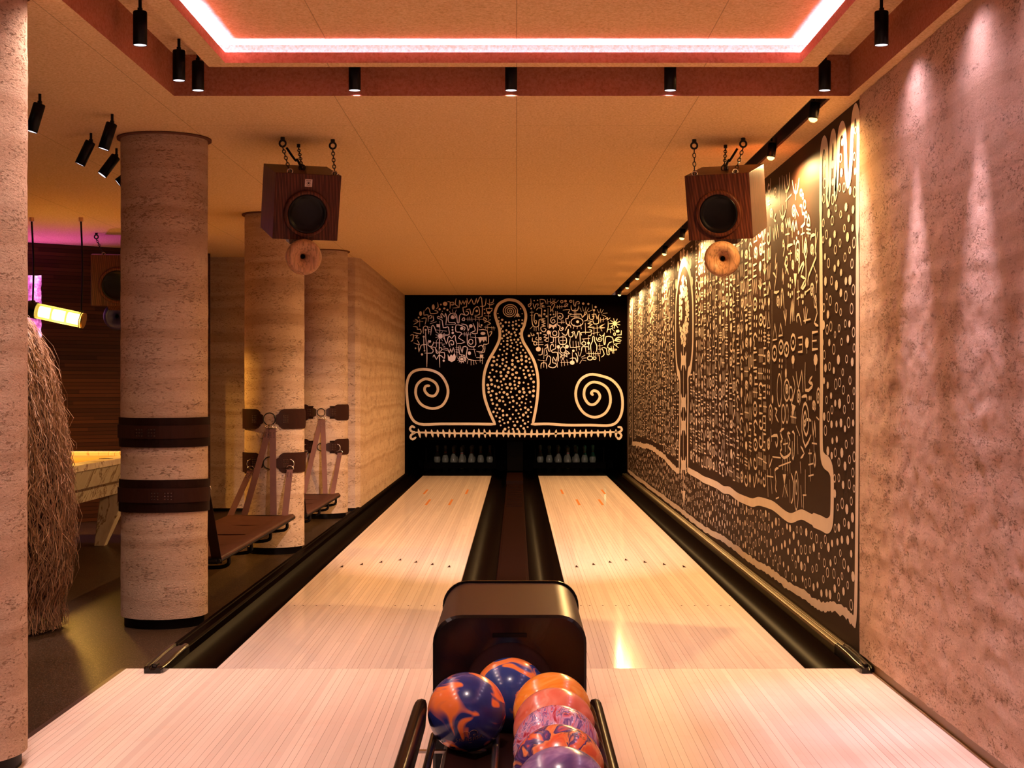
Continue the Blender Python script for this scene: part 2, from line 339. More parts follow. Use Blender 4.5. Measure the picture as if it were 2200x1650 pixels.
# gutters
def gutter(x0, x1, label, y1=26.6, dep=.075):
    n = 14; top = [(x0+(x1-x0)*i/n, -.006-dep*sin(pi*i/n)**.8 if 0 < i < n else -.006) for i in range(n+1)]
    prof = [(x0, -.11)]+top+[(x1, -.11)]; b = MB()
    b.loft([[(x, y, z) for x, z in prof[::-1]] for y in (FY, y1)], 0, True)
    o = tag(b.build('lane_gutter', MT['gut'], None, ((x0+x1)/2, FY, -.11)), label, 'gutter', 'gutters')
    e = o.modifiers.new('edge', 'EDGE_SPLIT'); e.split_angle = R(50)
gutter(-1.690, -1.463, 'dark glossy gutter along the outer side of the left lane')
gutter(-.390, -.150, 'dark gutter between the left lane and the centre divider')
gutter(.093, .3325, 'dark gutter between the centre divider and the right lane')
gutter(1.4055, 1.640, 'dark gutter beside the right lane with a golden sheen')
b = MB()
b.prism([(-.149, -.11), (-.149, -.012), (-.140, -.004), (.083, -.004), (.092, -.012), (.092, -.11)], FY, 26.6)
b.prism([(-.128, -.004), (-.128, -.001), (.072, -.001), (.072, -.004)], FY, 17.3)
for k in range(16): b.box(-.12, .065, 17.6+k*.33, 17.62+k*.33, -.004, .004)
b.box(-.150, .093, 21.6, 23.7, -.004, .05)
tag(b.build('lane_divider', MT['cap'], None, (-.03, FY, -.11), .002), 'flat dark brown divider running between the two lanes', 'divider')
# ledge rails with moulded end caps
def rail(xa, xb, m, lab, lab2):
    t = thing('lane_rail', lab, 'rail', ((xa+xb)/2, FY, 0)); mx = M.Translation((-(xa+xb)/2, -FY, 0)); b = MB(); w_ = xb-xa
    prof = [(0, -.10), (0, .030), (.12, .040), (.34, .042), (.40, .036), (.60, .036), (.66, .042), (.88, .040), (1, .030), (1, -.10)]
    b.prism([(xa+p*w_, z) for p, z in prof][::-1], 7.86, 23.66, 0, False, mx); b.build('rail_strip', m, t, None, .002)
    b = MB(); rings = []
    for y, hgt, s in ((7.86, .045, 1.0), (7.78, .048, 1.04), (7.62, .046, 1.06), (7.45, .040, 1.06), (7.33, .036, 1.05), (7.285, .034, .96), (7.262, .026, .80)):
        cx = (xa+xb)/2; hw = w_/2*s
        rings.append([(cx-hw, y, -.02 if y > FY else .001), (cx-hw, y, hgt*.75), (cx-hw*.8, y, hgt), (cx-hw*.42, y, hgt), (cx-hw*.34, y, hgt-.010), (cx+hw*.34, y, hgt-.010), (cx+hw*.42, y, hgt), (cx+hw*.8, y, hgt), (cx+hw, y, hgt*.75), (cx+hw, y, -.02 if y > FY else .001)])
    b.loft(rings, 0, False, True, True, mx); b.box((xa+xb)/2-w_*.13, (xa+xb)/2+w_*.13, 7.30, 7.36, .02, .040, 0, mx)
    o = b.build('end_cap', MT['blackgloss'], t, None, .004, 3); o['label'] = lab2
rail(-1.790, -1.692, MT['gut'], 'dark brown rail along the outside of the left gutter, by the columns', 'black moulded end cap')
rail(1.643, 1.7165, MT['brass'], 'bronze-coloured rail between the right gutter and the painted wall', 'black moulded end cap')
# ------------------------------------------------------------------ murals
class Paint:                                                        # 2-D painted strokes laid on a wall plane
    def __init__(s, mapf, place, w, asp=1): s.f = mapf; s.place = place; s.w = w; s.b = MB(); s.k = 0; s.occ = None
    def P(s, u, v):
        return s.place(u, v, .0012+.00005*(s.k % 12))
    def line(s, pts, w=None, sm=3, raw=False):
        s.k += 1; w = w or s.w
        q = [V(p) if raw else V(s.f(*p)) for p in pts]
        if sm > 1 and len(q) > 2: q = crom(q, sm)
        n = len(q); vs_ = []
        if s.occ is not None: s.occ += [tuple(x) for x in q]
        for i, p in enumerate(q):
            t = q[min(i+1, n-1)]-q[max(i-1, 0)]
            if t.length < 1e-6: t = V((1, 0))
            t.normalize(); nn = V((-t.y, t.x)); ww = w(i/(n-1)) if callable(w) else w
            if i == 0: p = p-t*ww*.3
            if i == n-1: p = p+t*ww*.3
            sc_ = .5 if i in (0, n-1) else 1
            vs_ += [s.P(*(p+nn*ww/2*sc_)), s.P(*(p-nn*ww/2*sc_))]
        s.b.add(vs_, [(2*i, 2*i+1, 2*i+3, 2*i+2) for i in range(n-1)])
    def fill(s, pts, raw=False):
        s.k += 1; q = [p if raw else s.f(*p) for p in pts]; s.b.add([s.P(*p) for p in q], [tuple(range(len(q)))])
    def dot(s, x, y, r, ry=None, n=12):
        ry = ry or r; s.fill([(x+r*cos(2*pi*i/n), y+ry*sin(2*pi*i/n)) for i in range(n)])
    def ring(s, x, y, r, ry=None, w=None, n=16):
        ry = ry or r; s.line([(x+r*cos(2*pi*i/n), y+ry*sin(2*pi*i/n)) for i in range(n+1)], w, 1)
    def spiral(s, x, y, r, ry=None, turns=2, w=None, n=12, ph=0):
        ry = ry or r; N = int(turns*n); s.line([(x+r*i/N*cos(2*pi*i/n+ph), y+ry*i/N*sin(2*pi*i/n+ph)) for i in range(1, N+1)], w, 1)
    def dotr(s, u, v, a, b_, n=9): s.fill([(u+a*cos(2*pi*i/n), v+b_*sin(2*pi*i/n)) for i in range(n)], True)
    def ringr(s, u, v, a, b_, w, n=12):
        s.k += 1; o_ = [s.P(u+a*cos(2*pi*i/n), v+b_*sin(2*pi*i/n)) for i in range(n)]; i_ = [s.P(u+(a-w)*cos(2*pi*i/n), v+(b_-w*.8)*sin(2*pi*i/n)) for i in range(n)]
        s.b.add(o_+i_, [(i, (i+1) % n, n+(i+1) % n, n+i) for i in range(n)])
def inside(p, poly):
    x, y = p; r = False; j = len(poly)-1
    for i in range(len(poly)):
        if (poly[i][1] > y) != (poly[j][1] > y) and x < (poly[j][0]-poly[i][0])*(y-poly[i][1])/(poly[j][1]-poly[i][1])+poly[i][0]: r = not r
        j = i
    return r
KB = F/LY
def bw_(px, py): return ((px-1110)/KB, H-(py-834)/KB)
placeB = lambda u, v, d: (u, LY-.001-d, v)
A_ = lambda x, y: bw_(860+x/3.928, 620+y/3.928); B_ = lambda x, y: bw_(860+x/8.248, 630+y/8.248); C_ = lambda x, y: bw_(1110+x/8.248, 630+y/8.248)
t = thing('mural_panel', 'black end wall above the pins painted with a giant dotted bowling pin, spirals and glyphs', 'mural', (0, LY, .56))
b = MB(); b.box(LWX, WX, LY, LY+.06, H-(945-834)/KB, CZ, 0, M.Translation((0, -LY, -.56))); b.build('panel', MT['mural_back'], t)
p = Paint(A_, placeB, .0065*6)
p.w = .041
p.line([(800, 1145), (600, 1142), (350, 1142), (160, 1142), (85, 1070), (57, 920), (60, 780), (110, 700), (220, 682), (330, 720), (392, 810), (400, 900), (355, 985), (270, 1012), (180, 980), (132, 900), (142, 812), (210, 762), (290, 790), (318, 850), (290, 903), (240, 900), (206, 860), (214, 825), (245, 820)], None, 4)
p.line([(1108, 1145), (1250, 1142), (1400, 1152), (1600, 1152), (1780, 1152), (1852, 1090), (1876, 980), (1858, 860), (1790, 775), (1700, 738), (1600, 725), (1520, 770), (1482, 860), (1492, 960), (1550, 1050), (1640, 1086), (1730, 1050), (1773, 960), (1758, 860), (1700, 805), (1620, 790), (1562, 835), (1552, 910), (1590, 972), (1642, 974), (1684, 920), (1668, 874), (1632, 862), (1612, 882), (1625, 896)], None, 4)
pin = [(800, 1145), (745, 1020), (707, 890), (706, 740), (740, 620), (800, 512), (836, 430), (838, 350), (815, 275), (800, 205), (828, 135), (885, 100), (932, 95), (990, 110), (1040, 160), (1060, 230), (1046, 310), (1024, 370), (1034, 440), (1080, 520), (1132, 620), (1160, 740), (1162, 860), (1146, 1000), (1117, 1145)]
p.line(pin, .043, 4)
p.spiral(925, 190, 68, 62, 4, .0115, 18, 1.0); p.dot(990, 224, 15)
inner = [(930+(x-930)*.86-0, 620+(y-620)*.96) for x, y in pin]+[(1080, 1175), (900, 1200), (835, 1165)]
pts = []; rnd = random.Random(3)
for tr in range(9000):
    x, y = rnd.uniform(700, 1170), rnd.uniform(100, 1200); rr = 30 if y > 480 else 25
    if inside((x, y), inner) and math.hypot(x-925, y-190) > 92 and all(math.hypot(x-a, y-c) > rr for a, c in pts): pts.append((x, y))
for x, y in pts:
    q = (rnd.uniform(4, 6) if y < 260 else rnd.uniform(7, 10.5) if y < 560 else rnd.uniform(8, 13) if y < 900 else rnd.uniform(7, 12)); p.dot(x, y, q, q*rnd.uniform(.85, 1.1), 10)
p.line([(110, 1212), (500, 1222), (800, 1222), (1150, 1228), (1500, 1218), (1840, 1210)], .028, 4)
x = 160
while x < 1820:
    hgt = rnd.uniform(30, 40); tx = rnd.uniform(-8, 12) if x < 1100 else rnd.uniform(-4, 3); p.line([(x-tx, 1222-hgt), (x+rnd.uniform(-2, 2), 1222), (x+tx, 1222+hgt)], lambda s_: .008+.030*sin(pi*min(1, max(0, s_))), 3); x += rnd.uniform(44, 60)
p.line([(120, 1172), (98, 1162), (82, 1185), (100, 1208), (125, 1214), (95, 1232), (86, 1256), (105, 1272), (130, 1256)], .034, 3)
p.line([(1838, 1168), (1862, 1172), (1868, 1195), (1845, 1212), (1815, 1212)], .034, 3); p.line([(1845, 1212), (1866, 1240), (1846, 1270), (1830, 1256)], .034, 3)
# left cloud of signs
p.f = B_; p.w = .0125
LC = '''1180,90 1210,190 1260,100 1290,180 1320,190 1350,90 1365,180 1400,90 1440,85 1450,410 1320,410|1045,250 1050,120 1080,200 1110,130 1130,200 1165,120 1175,240 1110,250 1130,360 1170,392 1212,360 1190,320 1160,330
990,95 975,200 1045,250 930,262|880,270 885,160 840,150|885,165 940,160 950,200 910,210 922,185|1520,100 1510,200 1480,230 1415,232|1580,110 1580,260|1545,180 1600,208 1660,182|1655,105 1640,160 1600,172
1520,270 1630,270 1600,330 1540,330 1520,270|1165,300 1230,280 1250,370 1282,380 1300,290 1350,240 1392,260 1402,375 1320,392|1140,458 1490,462|1090,470 1130,425 1135,487 1090,470|1480,425 1532,465 1485,490 1480,425
1200,425 1200,490|1230,420 1235,485|1265,420 1272,495|1330,425 1335,490|1395,430 1400,495|970,550 970,520 862,518 850,430 880,370 955,352 1000,395 1010,510 1040,522 1050,400 1090,365 1140,390
870,320 888,352|925,290 930,335|992,295 975,342|905,405 960,380 985,440|805,560 820,440 800,350 785,420 732,350 720,400 750,440 672,410 660,442 742,480 762,612 842,594 860,640 865,735 790,740 768,752 822,900 842,800 870,760 910,800 950,750 975,760 1000,890 1145,865 1030,790 1090,720 1050,688 985,680 990,562 1100,580 1150,615 1125,662
805,560 970,550|1085,545 1160,558 1192,600 1200,672 1225,610|1290,535 1318,610 1322,668 1250,695 1362,712 1370,510|1395,520 1400,590 1440,600|1100,720 1252,725|1135,690 1135,755|1170,690 1165,755|1205,690 1200,755|1240,700 1240,755
880,950 860,880 895,835 942,855 942,908 905,915 900,885|1185,740 1190,890 1230,940 1300,950 1340,900 1325,730|1240,775 1385,790|1390,650 1540,660 1562,890 1480,902 1470,960|1000,890 1005,1130|985,960 1030,965|985,1000 1030,1005|985,1040 1030,1045
1040,930 1050,1080 1140,1100 1158,1210|1060,930 1100,1060 1112,950 1190,962 1170,1090 1205,1170 1340,1192|1300,960 1335,1115|1190,988 1330,1000|1200,1190 1185,1245|1255,1200 1255,1272|1298,1195 1302,1265|1330,1190 1347,1250
695,800 690,1000 700,1310|450,660 452,800 472,1000 470,1305|415,780 418,900 430,1010|700,495 702,700|640,650 820,672|420,310 420,390 490,382 492,500|380,450 460,440 440,550|445,300 490,252 520,300 540,362 655,350 660,320 610,305
240,550 320,500 262,460|230,492 402,500|345,470 345,592|410,710 410,600 480,590 505,720|540,740 560,580 600,590 640,700|500,600 530,605|500,640 530,645|500,680 530,685|230,590 300,600 300,640 360,640 362,720 230,690|180,745 232,735 222,830 190,852
250,750 312,750 270,790 332,790|240,880 342,912 300,830|320,920 330,1042 372,920 470,912|500,830 490,922 560,940 592,862|600,880 740,880|640,840 640,952|550,960 620,960 640,1060 682,1050 700,960 742,990 690,1050
430,1060 560,1060 582,1000 530,960|580,1130 600,1090 640,1172 682,1100 740,1120 782,1160 780,1050 690,1060|740,905 790,900|745,925 792,950|760,970 830,980|750,1000 830,1010|840,980 870,1060 890,980 912,1050 940,960 962,1050
1380,950 1440,920 1472,980 1440,1040 1352,1030|1500,930 1490,1040 1400,1062|1350,1140 1480,1145|1350,1190 1462,1190|1415,1100 1415,1222|1455,1140 1455,1250|1490,520 1540,498 1602,540 1550,552|1580,690 1622,680 1612,720 1580,765
1490,600 1680,615|1520,570 1515,640|1550,570 1548,640|1620,590 1625,650|1655,590 1662,655|660,165 672,240 640,275|500,420 540,390 562,430 520,445|580,400 592,480 540,500|530,540 640,505|640,1000 660,1040|1500,400 1600,405|1560,370 1562,450|1600,470 1560,480'''
for L_ in LC.replace('\n', '|').split('|'): p.line([tuple(map(float, q.split(','))) for q in L_.split()], None, 2)
for a in ((1355, 315, 22), (1565, 345, 32, 24), (930, 430, 38, 28), (925, 600, 15), (925, 650, 16), (930, 702, 22), (1090, 625, 30, 26), (1250, 580, 32), (1465, 712, 44, 28), (1090, 1168, 30, 26), (1225, 1062, 28, 32), (710, 760, 42, 46), (450, 650, 18), (415, 770, 18), (585, 245, 26, 48), (795, 188, 40, 38), (360, 360, 25, 42), (325, 430, 16), (697, 285, 20), (780, 270, 20, 17), (835, 295, 18), (720, 200, 14), (385, 1085, 20), (770, 1195, 20), (525, 855, 22), (270, 975, 14), (1490, 285, 12), (1495, 355, 14), (745, 320, 9), (430, 1020, 14), (1440, 565, 16)): p.dot(*a)
for a in ((1250, 860, 38, 44), (1090, 1168, 50, 46)): p.ring(*a)
for k in range(11): a = k*2*pi/11; p.line([(1090+55*cos(a), 1168+50*sin(a)), (1090+78*cos(a), 1168+72*sin(a))]); p.line([(710+50*cos(a), 760+54*sin(a)), (710+85*cos(a), 760+88*sin(a))])
p.fill([(1380, 780), (1530, 770), (1530, 860), (1500, 825), (1480, 868), (1450, 825), (1410, 888)]); p.fill([(838, 1080), (872, 1130), (900, 1082), (922, 1112), (962, 1060), (985, 1130), (970, 1190), (910, 1220), (850, 1190)])
p.fill([(640, 545), (705, 550), (700, 605), (645, 600)]); p.fill([(1412, 1085), (1470, 1088), (1466, 1138), (1414, 1135)])
# right cloud of signs
p.f = C_
RC = '''250,100 255,200 220,242 205,205 250,180|290,180 318,272 340,200 382,190 370,232|410,110 495,118 522,185|425,185 480,168 430,210 492,220 430,242 505,245|415,120 420,240|545,110 552,190|552,150 602,150|600,100 602,185|640,95 650,140|680,105 670,150|745,120 700,165|600,182 642,150 700,172
620,215 640,180 672,190 660,235 630,290|600,330 630,280 645,335|545,235 600,235 598,330|690,245 905,230|860,190 912,190 852,245 860,190|720,215 722,270|760,210 762,270|800,215 802,265|1010,120 1012,200 1040,235 1052,160 1100,148 1112,182 1080,190
350,300 380,260 440,270 442,310 440,430 408,370 400,420 372,360 322,370 308,480 342,552 352,490 330,480|240,338 302,335|245,392 290,390|270,310 270,480 290,572 342,600 392,570 400,470 502,452 430,482 512,492 440,512 510,532 440,562 512,580 430,602 440,662 490,685 522,640 480,620
280,590 238,632|310,600 310,662|345,600 345,668|385,590 392,662|555,270 555,602|690,320 690,412 620,432 600,490 640,532 682,500 652,460 625,492|720,320 722,560|730,352 800,362 822,420 780,462 740,440 762,400 788,422|822,300 942,290 912,350 982,372 922,392 910,450 872,450 882,540 930,552 935,500
1020,280 1022,450|1045,270 1052,440|990,378 1140,370 1160,432 1202,380 1210,332 1242,350 1205,392|960,412 1112,405|965,215 970,290 1020,312 1080,300 1102,225|1020,560 1003,632|1075,590 1070,632|1130,540 1147,632
1120,260 1147,322|1170,240 1182,312|1230,245 1212,312|1280,260 1242,322|1335,300 1262,332|1340,205 1342,290|1262,370 1252,470 1195,492|1290,370 1290,452 1352,462 1372,410|1370,310 1370,402|1330,382 1402,370 1422,460 1462,370
1430,290 1452,342|1490,280 1476,342|1535,290 1500,352|1605,350 1530,355|1582,412 1510,382|1485,435 1490,515|1480,475 1562,460|1540,430 1530,502|1570,455 1612,430 1600,475 1655,438|1260,490 1332,500 1260,540 1342,550 1260,602 1362,600|1350,480 1372,542 1452,530 1450,430
1340,622 1482,612|1350,712 1462,690|1370,600 1370,742|1425,570 1432,742|1470,590 1562,540 1480,602 1562,612 1492,622 1512,675 1480,602|1620,500 1622,600 1598,692|1620,642 1702,620 1690,580|1660,640 1666,702|1690,632 1732,672
1720,880 1692,780 1582,770 1570,880 1552,912 1540,790 1556,705|1470,730 1502,765 1552,730|1410,780 1430,842 1490,852 1512,800 1460,788 1450,822 1482,822|1690,862 1640,880 1610,962 1702,990|1510,972 1552,1082 1500,1132|1520,960 1590,980 1602,1082 1642,1082 1630,1000 1682,1010
1320,1032 1310,920 1345,850 1345,785 1360,765 1378,785 1382,850 1422,930 1415,1032|1470,890 1482,1052|1450,932 1520,925|1450,992 1520,990|1240,1065 1482,1072|1280,1035 1285,1105|1320,1038 1325,1105|1360,1038 1365,1110|1400,1040 1405,1110|1440,1040 1445,1112|1467,1100 1470,1200
1160,812 1300,800|1190,810 1190,860|1150,1022 1160,950 1222,948 1272,952 1282,1002|1215,950 1226,1042|1270,770 1275,1002|1215,530 1220,722|1150,742 1140,700 1202,690 1300,690 1332,660 1290,648|1330,700 1312,750 1270,752
820,940 820,750|775,840 862,835|750,782 862,775 885,850 860,902 770,902 745,840 750,782|750,1050 820,1102 882,1040|870,1010 942,1070 880,1072|770,1152 790,1100 822,1182 850,1100 892,1132 882,1060|950,800 950,960 1122,940|1000,850 1002,962|1050,850 1062,1022|1090,862 1112,1002
920,640 925,760 980,772 1002,712 970,690|975,700 1020,680 1050,802 1090,680 1122,700 1126,902|800,700 850,742 890,732 912,640|985,1050 990,1202|780,1228 942,1222|790,1180 800,1292|840,1190 850,1282|890,1180 906,1272|945,1155 1040,1150 1070,1232 1082,1150 1050,1062
1040,1060 1072,1120|1090,1040 1102,1112|1145,1040 1120,1112|1212,1100 1150,1132|1232,1145 1160,1152|1228,1200 1160,1180|1150,1190 1120,1242|385,700 390,950|350,868 462,865|370,912 470,910|280,790 280,852 332,850|250,700 270,752 312,740 290,720|350,780 340,820 400,830
568,720 568,842|610,670 600,772 742,770 740,660|650,780 650,862 600,875|690,780 692,882|470,730 532,740 480,782 562,790 490,832 562,862|500,980 542,960 530,910 500,932|550,900 560,1002 590,1032 602,930 640,900 655,942|690,900 690,980 620,1012 640,1052 722,1050 730,1212|735,970 742,1200
460,970 450,1082 390,1092|490,990 480,1162|520,1000 542,1082 500,1102|380,1180 502,1200|430,1332 440,1240 520,1240 532,1332|480,1190 480,1312|520,1200 550,1110 602,1140 590,1252 560,1290 640,1322 702,1290 690,1240 640,1230 650,1130 700,1212 712,1130|720,1230 722,1310|400,800 430,832 430,782 400,790|740,520 850,515|790,480 792,540|820,480 822,530|720,560 770,590 760,650 800,660 830,620 800,600|860,660 900,580 950,570 960,610'''
for L_ in RC.replace('\n', '|').split('|'): p.line([tuple(map(float, q.split(','))) for q in L_.split()], None, 2)
for a in ((310, 130, 12), (370, 125, 12), (865, 140, 24), (1180, 185, 22), (1270, 190, 20), (1400, 245, 20), (1370, 300, 20), (500, 310, 18), (490, 370, 20), (530, 410, 18), (600, 380, 14), (655, 375, 14), (220, 755, 22), (425, 705, 16), (370, 710, 18), (1080, 505, 26), (1273, 885, 24), (740, 950, 28, 32), (890, 945, 32, 34), (1005, 1020, 22), (985, 1230, 42, 38), (385, 990, 45, 42), (565, 695, 32, 38), (258, 270, 15), (1355, 410, 16), (800, 625, 14)): p.dot(*a)
for a in ((800, 150, 22), (960, 142, 20), (1070, 510, 108, 76), (1190, 890, 36, 32), (1300, 1150, 46, 34), (1380, 1150, 28, 22), (820, 1005, 48, 55), (330, 890, 28, 30), (675, 710, 38, 42), (1735, 725, 18, 22)): p.ring(*a)
p.fill([(580, 540), (620, 560), (645, 572), (710, 530), (702, 612), (680, 588), (650, 642), (630, 592), (568, 632)])
for k in range(9): a = k*2*pi/9+.3; p.line([(1740, 535), (1740+92*cos(a), 535+85*sin(a))], .02)
p.dot(1740, 535, 38, 42)
p.w = .017                                                          # upright lettering at the right edge of the cloud
for L_ in '1785,740 1852,735 1855,665|1765,690 1800,650|1855,782 1800,780 1765,800 1735,838|1735,838 1800,815 1850,835|1735,838 1790,850 1840,858|1802,962 1722,905 1832,882|1768,935 1778,895|1640,992 1772,990|1640,1025 1770,1005|1672,940 1700,1060|1712,935 1722,1062'.split('|'): p.line([tuple(map(float, q.split(','))) for q in L_.split()], None, 1)
p.dot(1790, 672, 32, 26)
p.b.build('painting', MT['paint'], t).location = (0, -LY, -.56)
# ---- side wall mural
KS = F*WX
def sw(px, py): y = KS/(px-1110); return (y, H-(py-834)*y/F)
placeS = lambda u, v, d: (WX-.001-d, u, v)
t = thing('mural_panel', 'long black right-hand wall painted with dense cream glyphs, wavy lines and dots', 'mural', (WX, 7.54, 0))
mx = M.Translation((-WX, -7.54, 0)); b = MB(); b.box(WX, 1.73, 7.54, LY, -.02, CZ, 0, mx); b.build('panel', MT['mural'], t)
Z5 = lambda x, y: sw(1760+x/5.5, 200+y/5.5); D_ = lambda x, y: sw(1600+x/4.856, 360+y/4.856); E_ = lambda x, y: sw(1600+x/4.123, 780+y/4.123)
p = Paint(sw, placeS, .07)
fing = [(22, 1500), (24, 900), (36, 660), (66, 580), (94, 680), (98, 1000), (105, 1290), (128, 1100), (140, 700), (150, 560), (170, 500), (190, 580), (194, 900), (196, 1210), (222, 900), (238, 520), (278, 410), (308, 520), (322, 900), (345, 1050), (374, 900), (394, 500), (408, 290), (435, 205), (462, 290), (470, 500), (464, 800), (457, 1300), (455, 1650)]
fing = [Z5(*q) for q in fing]
left_in = [sw(*q) for q in ((1766, 800), (1765, 901), (1766, 969), (1771, 989), (1782, 999), (1788, 1018), (1789, 1059), (1788, 1107), (1785, 1124), (1777, 1130), (1765, 1124), (1745, 1116), (1726, 1106), (1716, 1107), (1701, 1113), (1687, 1107), (1665, 1089), (1653, 1083), (1631, 1077), (1618, 1080), (1605, 1076), (1585, 1067), (1568, 1054), (1555, 1052), (1542, 1043), (1525, 1035), (1512, 1030), (1500, 1022), (1487, 1015), (1478.5, 1010))]
rightl = [sw(*q) for q in ((1843, 500), (1843, 780), (1842.5, 992), (1841, 1204), (1839, 1310), (1836, 1338))]
wave = [sw(*q) for q in ((1838, 1342), (1826, 1325), (1812, 1312), (1788, 1303), (1767, 1303), (1748, 1294), (1720, 1272), (1690, 1255), (1669, 1238), (1644, 1221), (1618, 1206), (1601, 1194), (1567, 1167), (1542, 1151), (1517, 1138), (1491, 1119), (1470, 1102), (1445, 1083), (1419, 1064), (1394, 1045), (1368, 1026), (1349, 1011))]
p.line(fing, .075, 4, True); p.line([Z5(22, 1500)]+left_in[:12], .085, 4, True); p.line(left_in[9:], .062, 4, True)
p.line(rightl, .07, 3, True)
def wob(pts, w, amp):                                               # paint-roller edge wobble
    q = crom([V(x) for x in pts], 7); r_ = random.Random(5)
    p.line([(a.x, a.y+r_.uniform(-amp, amp)) for a in q], lambda s_: w*(.85+.3*noise.noise(V((s_*60, 1, 2)))), 1, True)
wob(wave, .062, .006)
pinr = [sw(*q) for q in ((1478, 1008), (1478, 930), (1478.7, 858), (1478.7, 806), (1483.5, 793), (1486.5, 773), (1489, 734), (1489, 656), (1486.5, 618), (1482.6, 588), (1476.5, 569), (1471, 562), (1465.5, 569), (1460.3, 588), (1455.8, 618), (1452.5, 656), (1452, 734), (1453.5, 773), (1456.4, 798), (1460.7, 812), (1461.2, 858), (1461, 930), (1459.4, 1010))]
p.line(pinr, .10, 4, True)
wob([sw(*q) for q in ((1459.4, 1013), (1453, 1010), (1440, 996), (1425.5, 980), (1412.7, 971), (1398, 961), (1385, 958), (1372.4, 954), (1359, 953))], .075, .008)
p.line([sw(1359, 640), sw(1359, 950)], .10, 1, True); p.line([sw(1350, 640), sw(1350, 1005)], .10, 1, True)
p.line([sw(1469, 745), sw(1469, 1070)], .05, 1, True)
for y_ in (775, 865, 915, 1000): p.line([sw(1464, y_+14), sw(1466, y_), sw(1472, y_), sw(1474, y_+14)], .10, 2, True); p.line([sw(1464, y_-14), sw(1466, y_), sw(1472, y_), sw(1474, y_-14)], .08, 2, True)
p.fill([sw(1466, 1055), sw(1473, 1055), sw(1470, 1090)], True)
rnd = random.Random(11)
for k in range(260):                                                # leaf of dots inside the tall arch
    a = rnd.uniform(0, 2*pi); r_ = sqrt(rnd.uniform(.15, 1)); px, py = 1469.5+10.5*r_*cos(a), 668+76*r_*sin(a); u, v = sw(px, py); p.dotr(u, v, .045, .018, 6)
for px, py in ((1463, 550), (1469, 545), (1477, 549), (1484, 566), (1457, 572), (1487, 606), (1453, 610)): u, v = sw(px, py); p.dotr(u, v, .10, .055)
# dots between the two borders and in the band under the wavy line
low = [V(q) for q in left_in[9:]]+[V(sw(*q)) for q in ((1459, 1012), (1440, 997), (1412, 971), (1385, 958), (1352, 953))]
regA = fing[1:]+rightl+wave[1:]+[tuple(q) for q in reversed(low)]+[tuple(q) for q in reversed(left_in[:9])]
def near(q, poly, d): return any((V(q)-V(c_)).length < d for c_ in poly)
bord = [tuple(x) for x in crom([V(x) for x in fing], 4)+crom([V(x) for x in left_in], 6)+crom([V(x) for x in rightl], 14)+crom([V(x) for x in wave], 16)+crom([V(sw(*q)) for q in ((1459, 1012), (1440, 997), (1412, 971), (1385, 958), (1352, 953))], 16)]
got = []; grid = {}
for tr in range(60000):
    u = rnd.uniform(7.6, 23.4); u = 7.6+(u-7.6)**1.0
    if tr < 16000: u = rnd.uniform(7.6, 9.2)
    v = rnd.uniform(.02, 2.75) if u < 9.3 else rnd.uniform(.02, .55)
    if not inside((u, v), regA): continue
    if any(abs(u-a) < .095 and (u-a)**2/.095**2+(v-c_)**2/.078**2 < 1 for a, c_ in got[-2500:]): continue
    if near((u, v), bord, .062): continue
    got.append((u, v))
for u, v in got:
    a = rnd.uniform(.026, .040); r_ = rnd.random()
    if r_ < .42: p.dotr(u, v, a, a*.72)
    else: p.ringr(u, v, a, a*.78, .009)
# hand-traced near glyphs
p.w = .019; p.occ = []
p.f = D_
for L_ in '''500,140 520,250 550,250 570,120|535,180 535,330|430,350 490,280|440,230 440,420|470,60 465,200 430,250 415,100|440,80 450,180|365,110 370,380|395,90 400,220|400,400 400,540|370,450 400,540 430,450|380,520 420,500|540,440 565,500|580,400 600,400 605,480 625,480 630,580 590,620|590,700 625,680|605,620 605,880|650,592 670,500 685,600 650,592|650,640 690,650|665,640 665,715|650,680 690,690
430,540 440,620 455,540 465,620 475,530 480,620|490,650 510,560 520,660 540,560 550,640|500,600 500,720|300,640 310,760 320,600 335,740 345,600 355,720|430,700 470,690|455,640 455,860|405,920 420,830 405,760 400,820 420,800|450,850 450,820 500,800|530,980 540,800 570,780 575,980 560,1100 600,1010 625,1000 590,1130 640,1160 590,1260 640,1220 640,950 620,880 640,740 655,880 640,950
690,750 700,710 740,700|745,640 740,880 750,930 670,1130 665,1220|765,680 745,830|720,1020 745,1090|520,1270 518,1590|755,1200 750,1300|640,1300 690,1260|560,1180 565,1430|550,1300 575,1290|550,1370 575,1350|380,1460 385,1300 400,1280 415,1460|410,1500 430,1600 440,1490|425,1480 428,1640|480,1620 490,1400 500,1600 505,1380 520,1590|550,1610 545,1560 570,1530 595,1640|620,1480 635,1620 660,1480|640,1460 640,1600|620,1600 690,1580
330,480 310,540 330,560|440,960 420,1000 445,1060|430,1100 440,1050 460,1110|330,900 320,1060 340,1000 335,1140|400,1060 395,1180 410,1100 405,1210|735,1350 760,1520 730,1620 770,1650|300,1100 330,1150 310,1300 360,1290|460,900 495,890|480,870 480,960'''.replace('\n', '|').split('|'): p.line([tuple(map(float, q.split(','))) for q in L_.split()], None, 2)
for a in ((592, 262, 12, 30), (612, 300, 8, 25), (630, 385, 12, 40), (645, 490, 10, 28), (755, 1160, 8, 40), (440, 980, 12, 50), (740, 1400, 12, 60)): p.ring(*a, .014, 12)
for a in ((320, 270, 22, 70), (515, 460, 25, 80), (705, 860, 22, 68), (705, 1280, 24, 85), (555, 920, 20, 80), (395, 630, 18, 60), (280, 480, 18, 60), (350, 1400, 18, 70), (505, 1020, 14, 60)): p.spiral(*a, 2, .015, 10, 1)
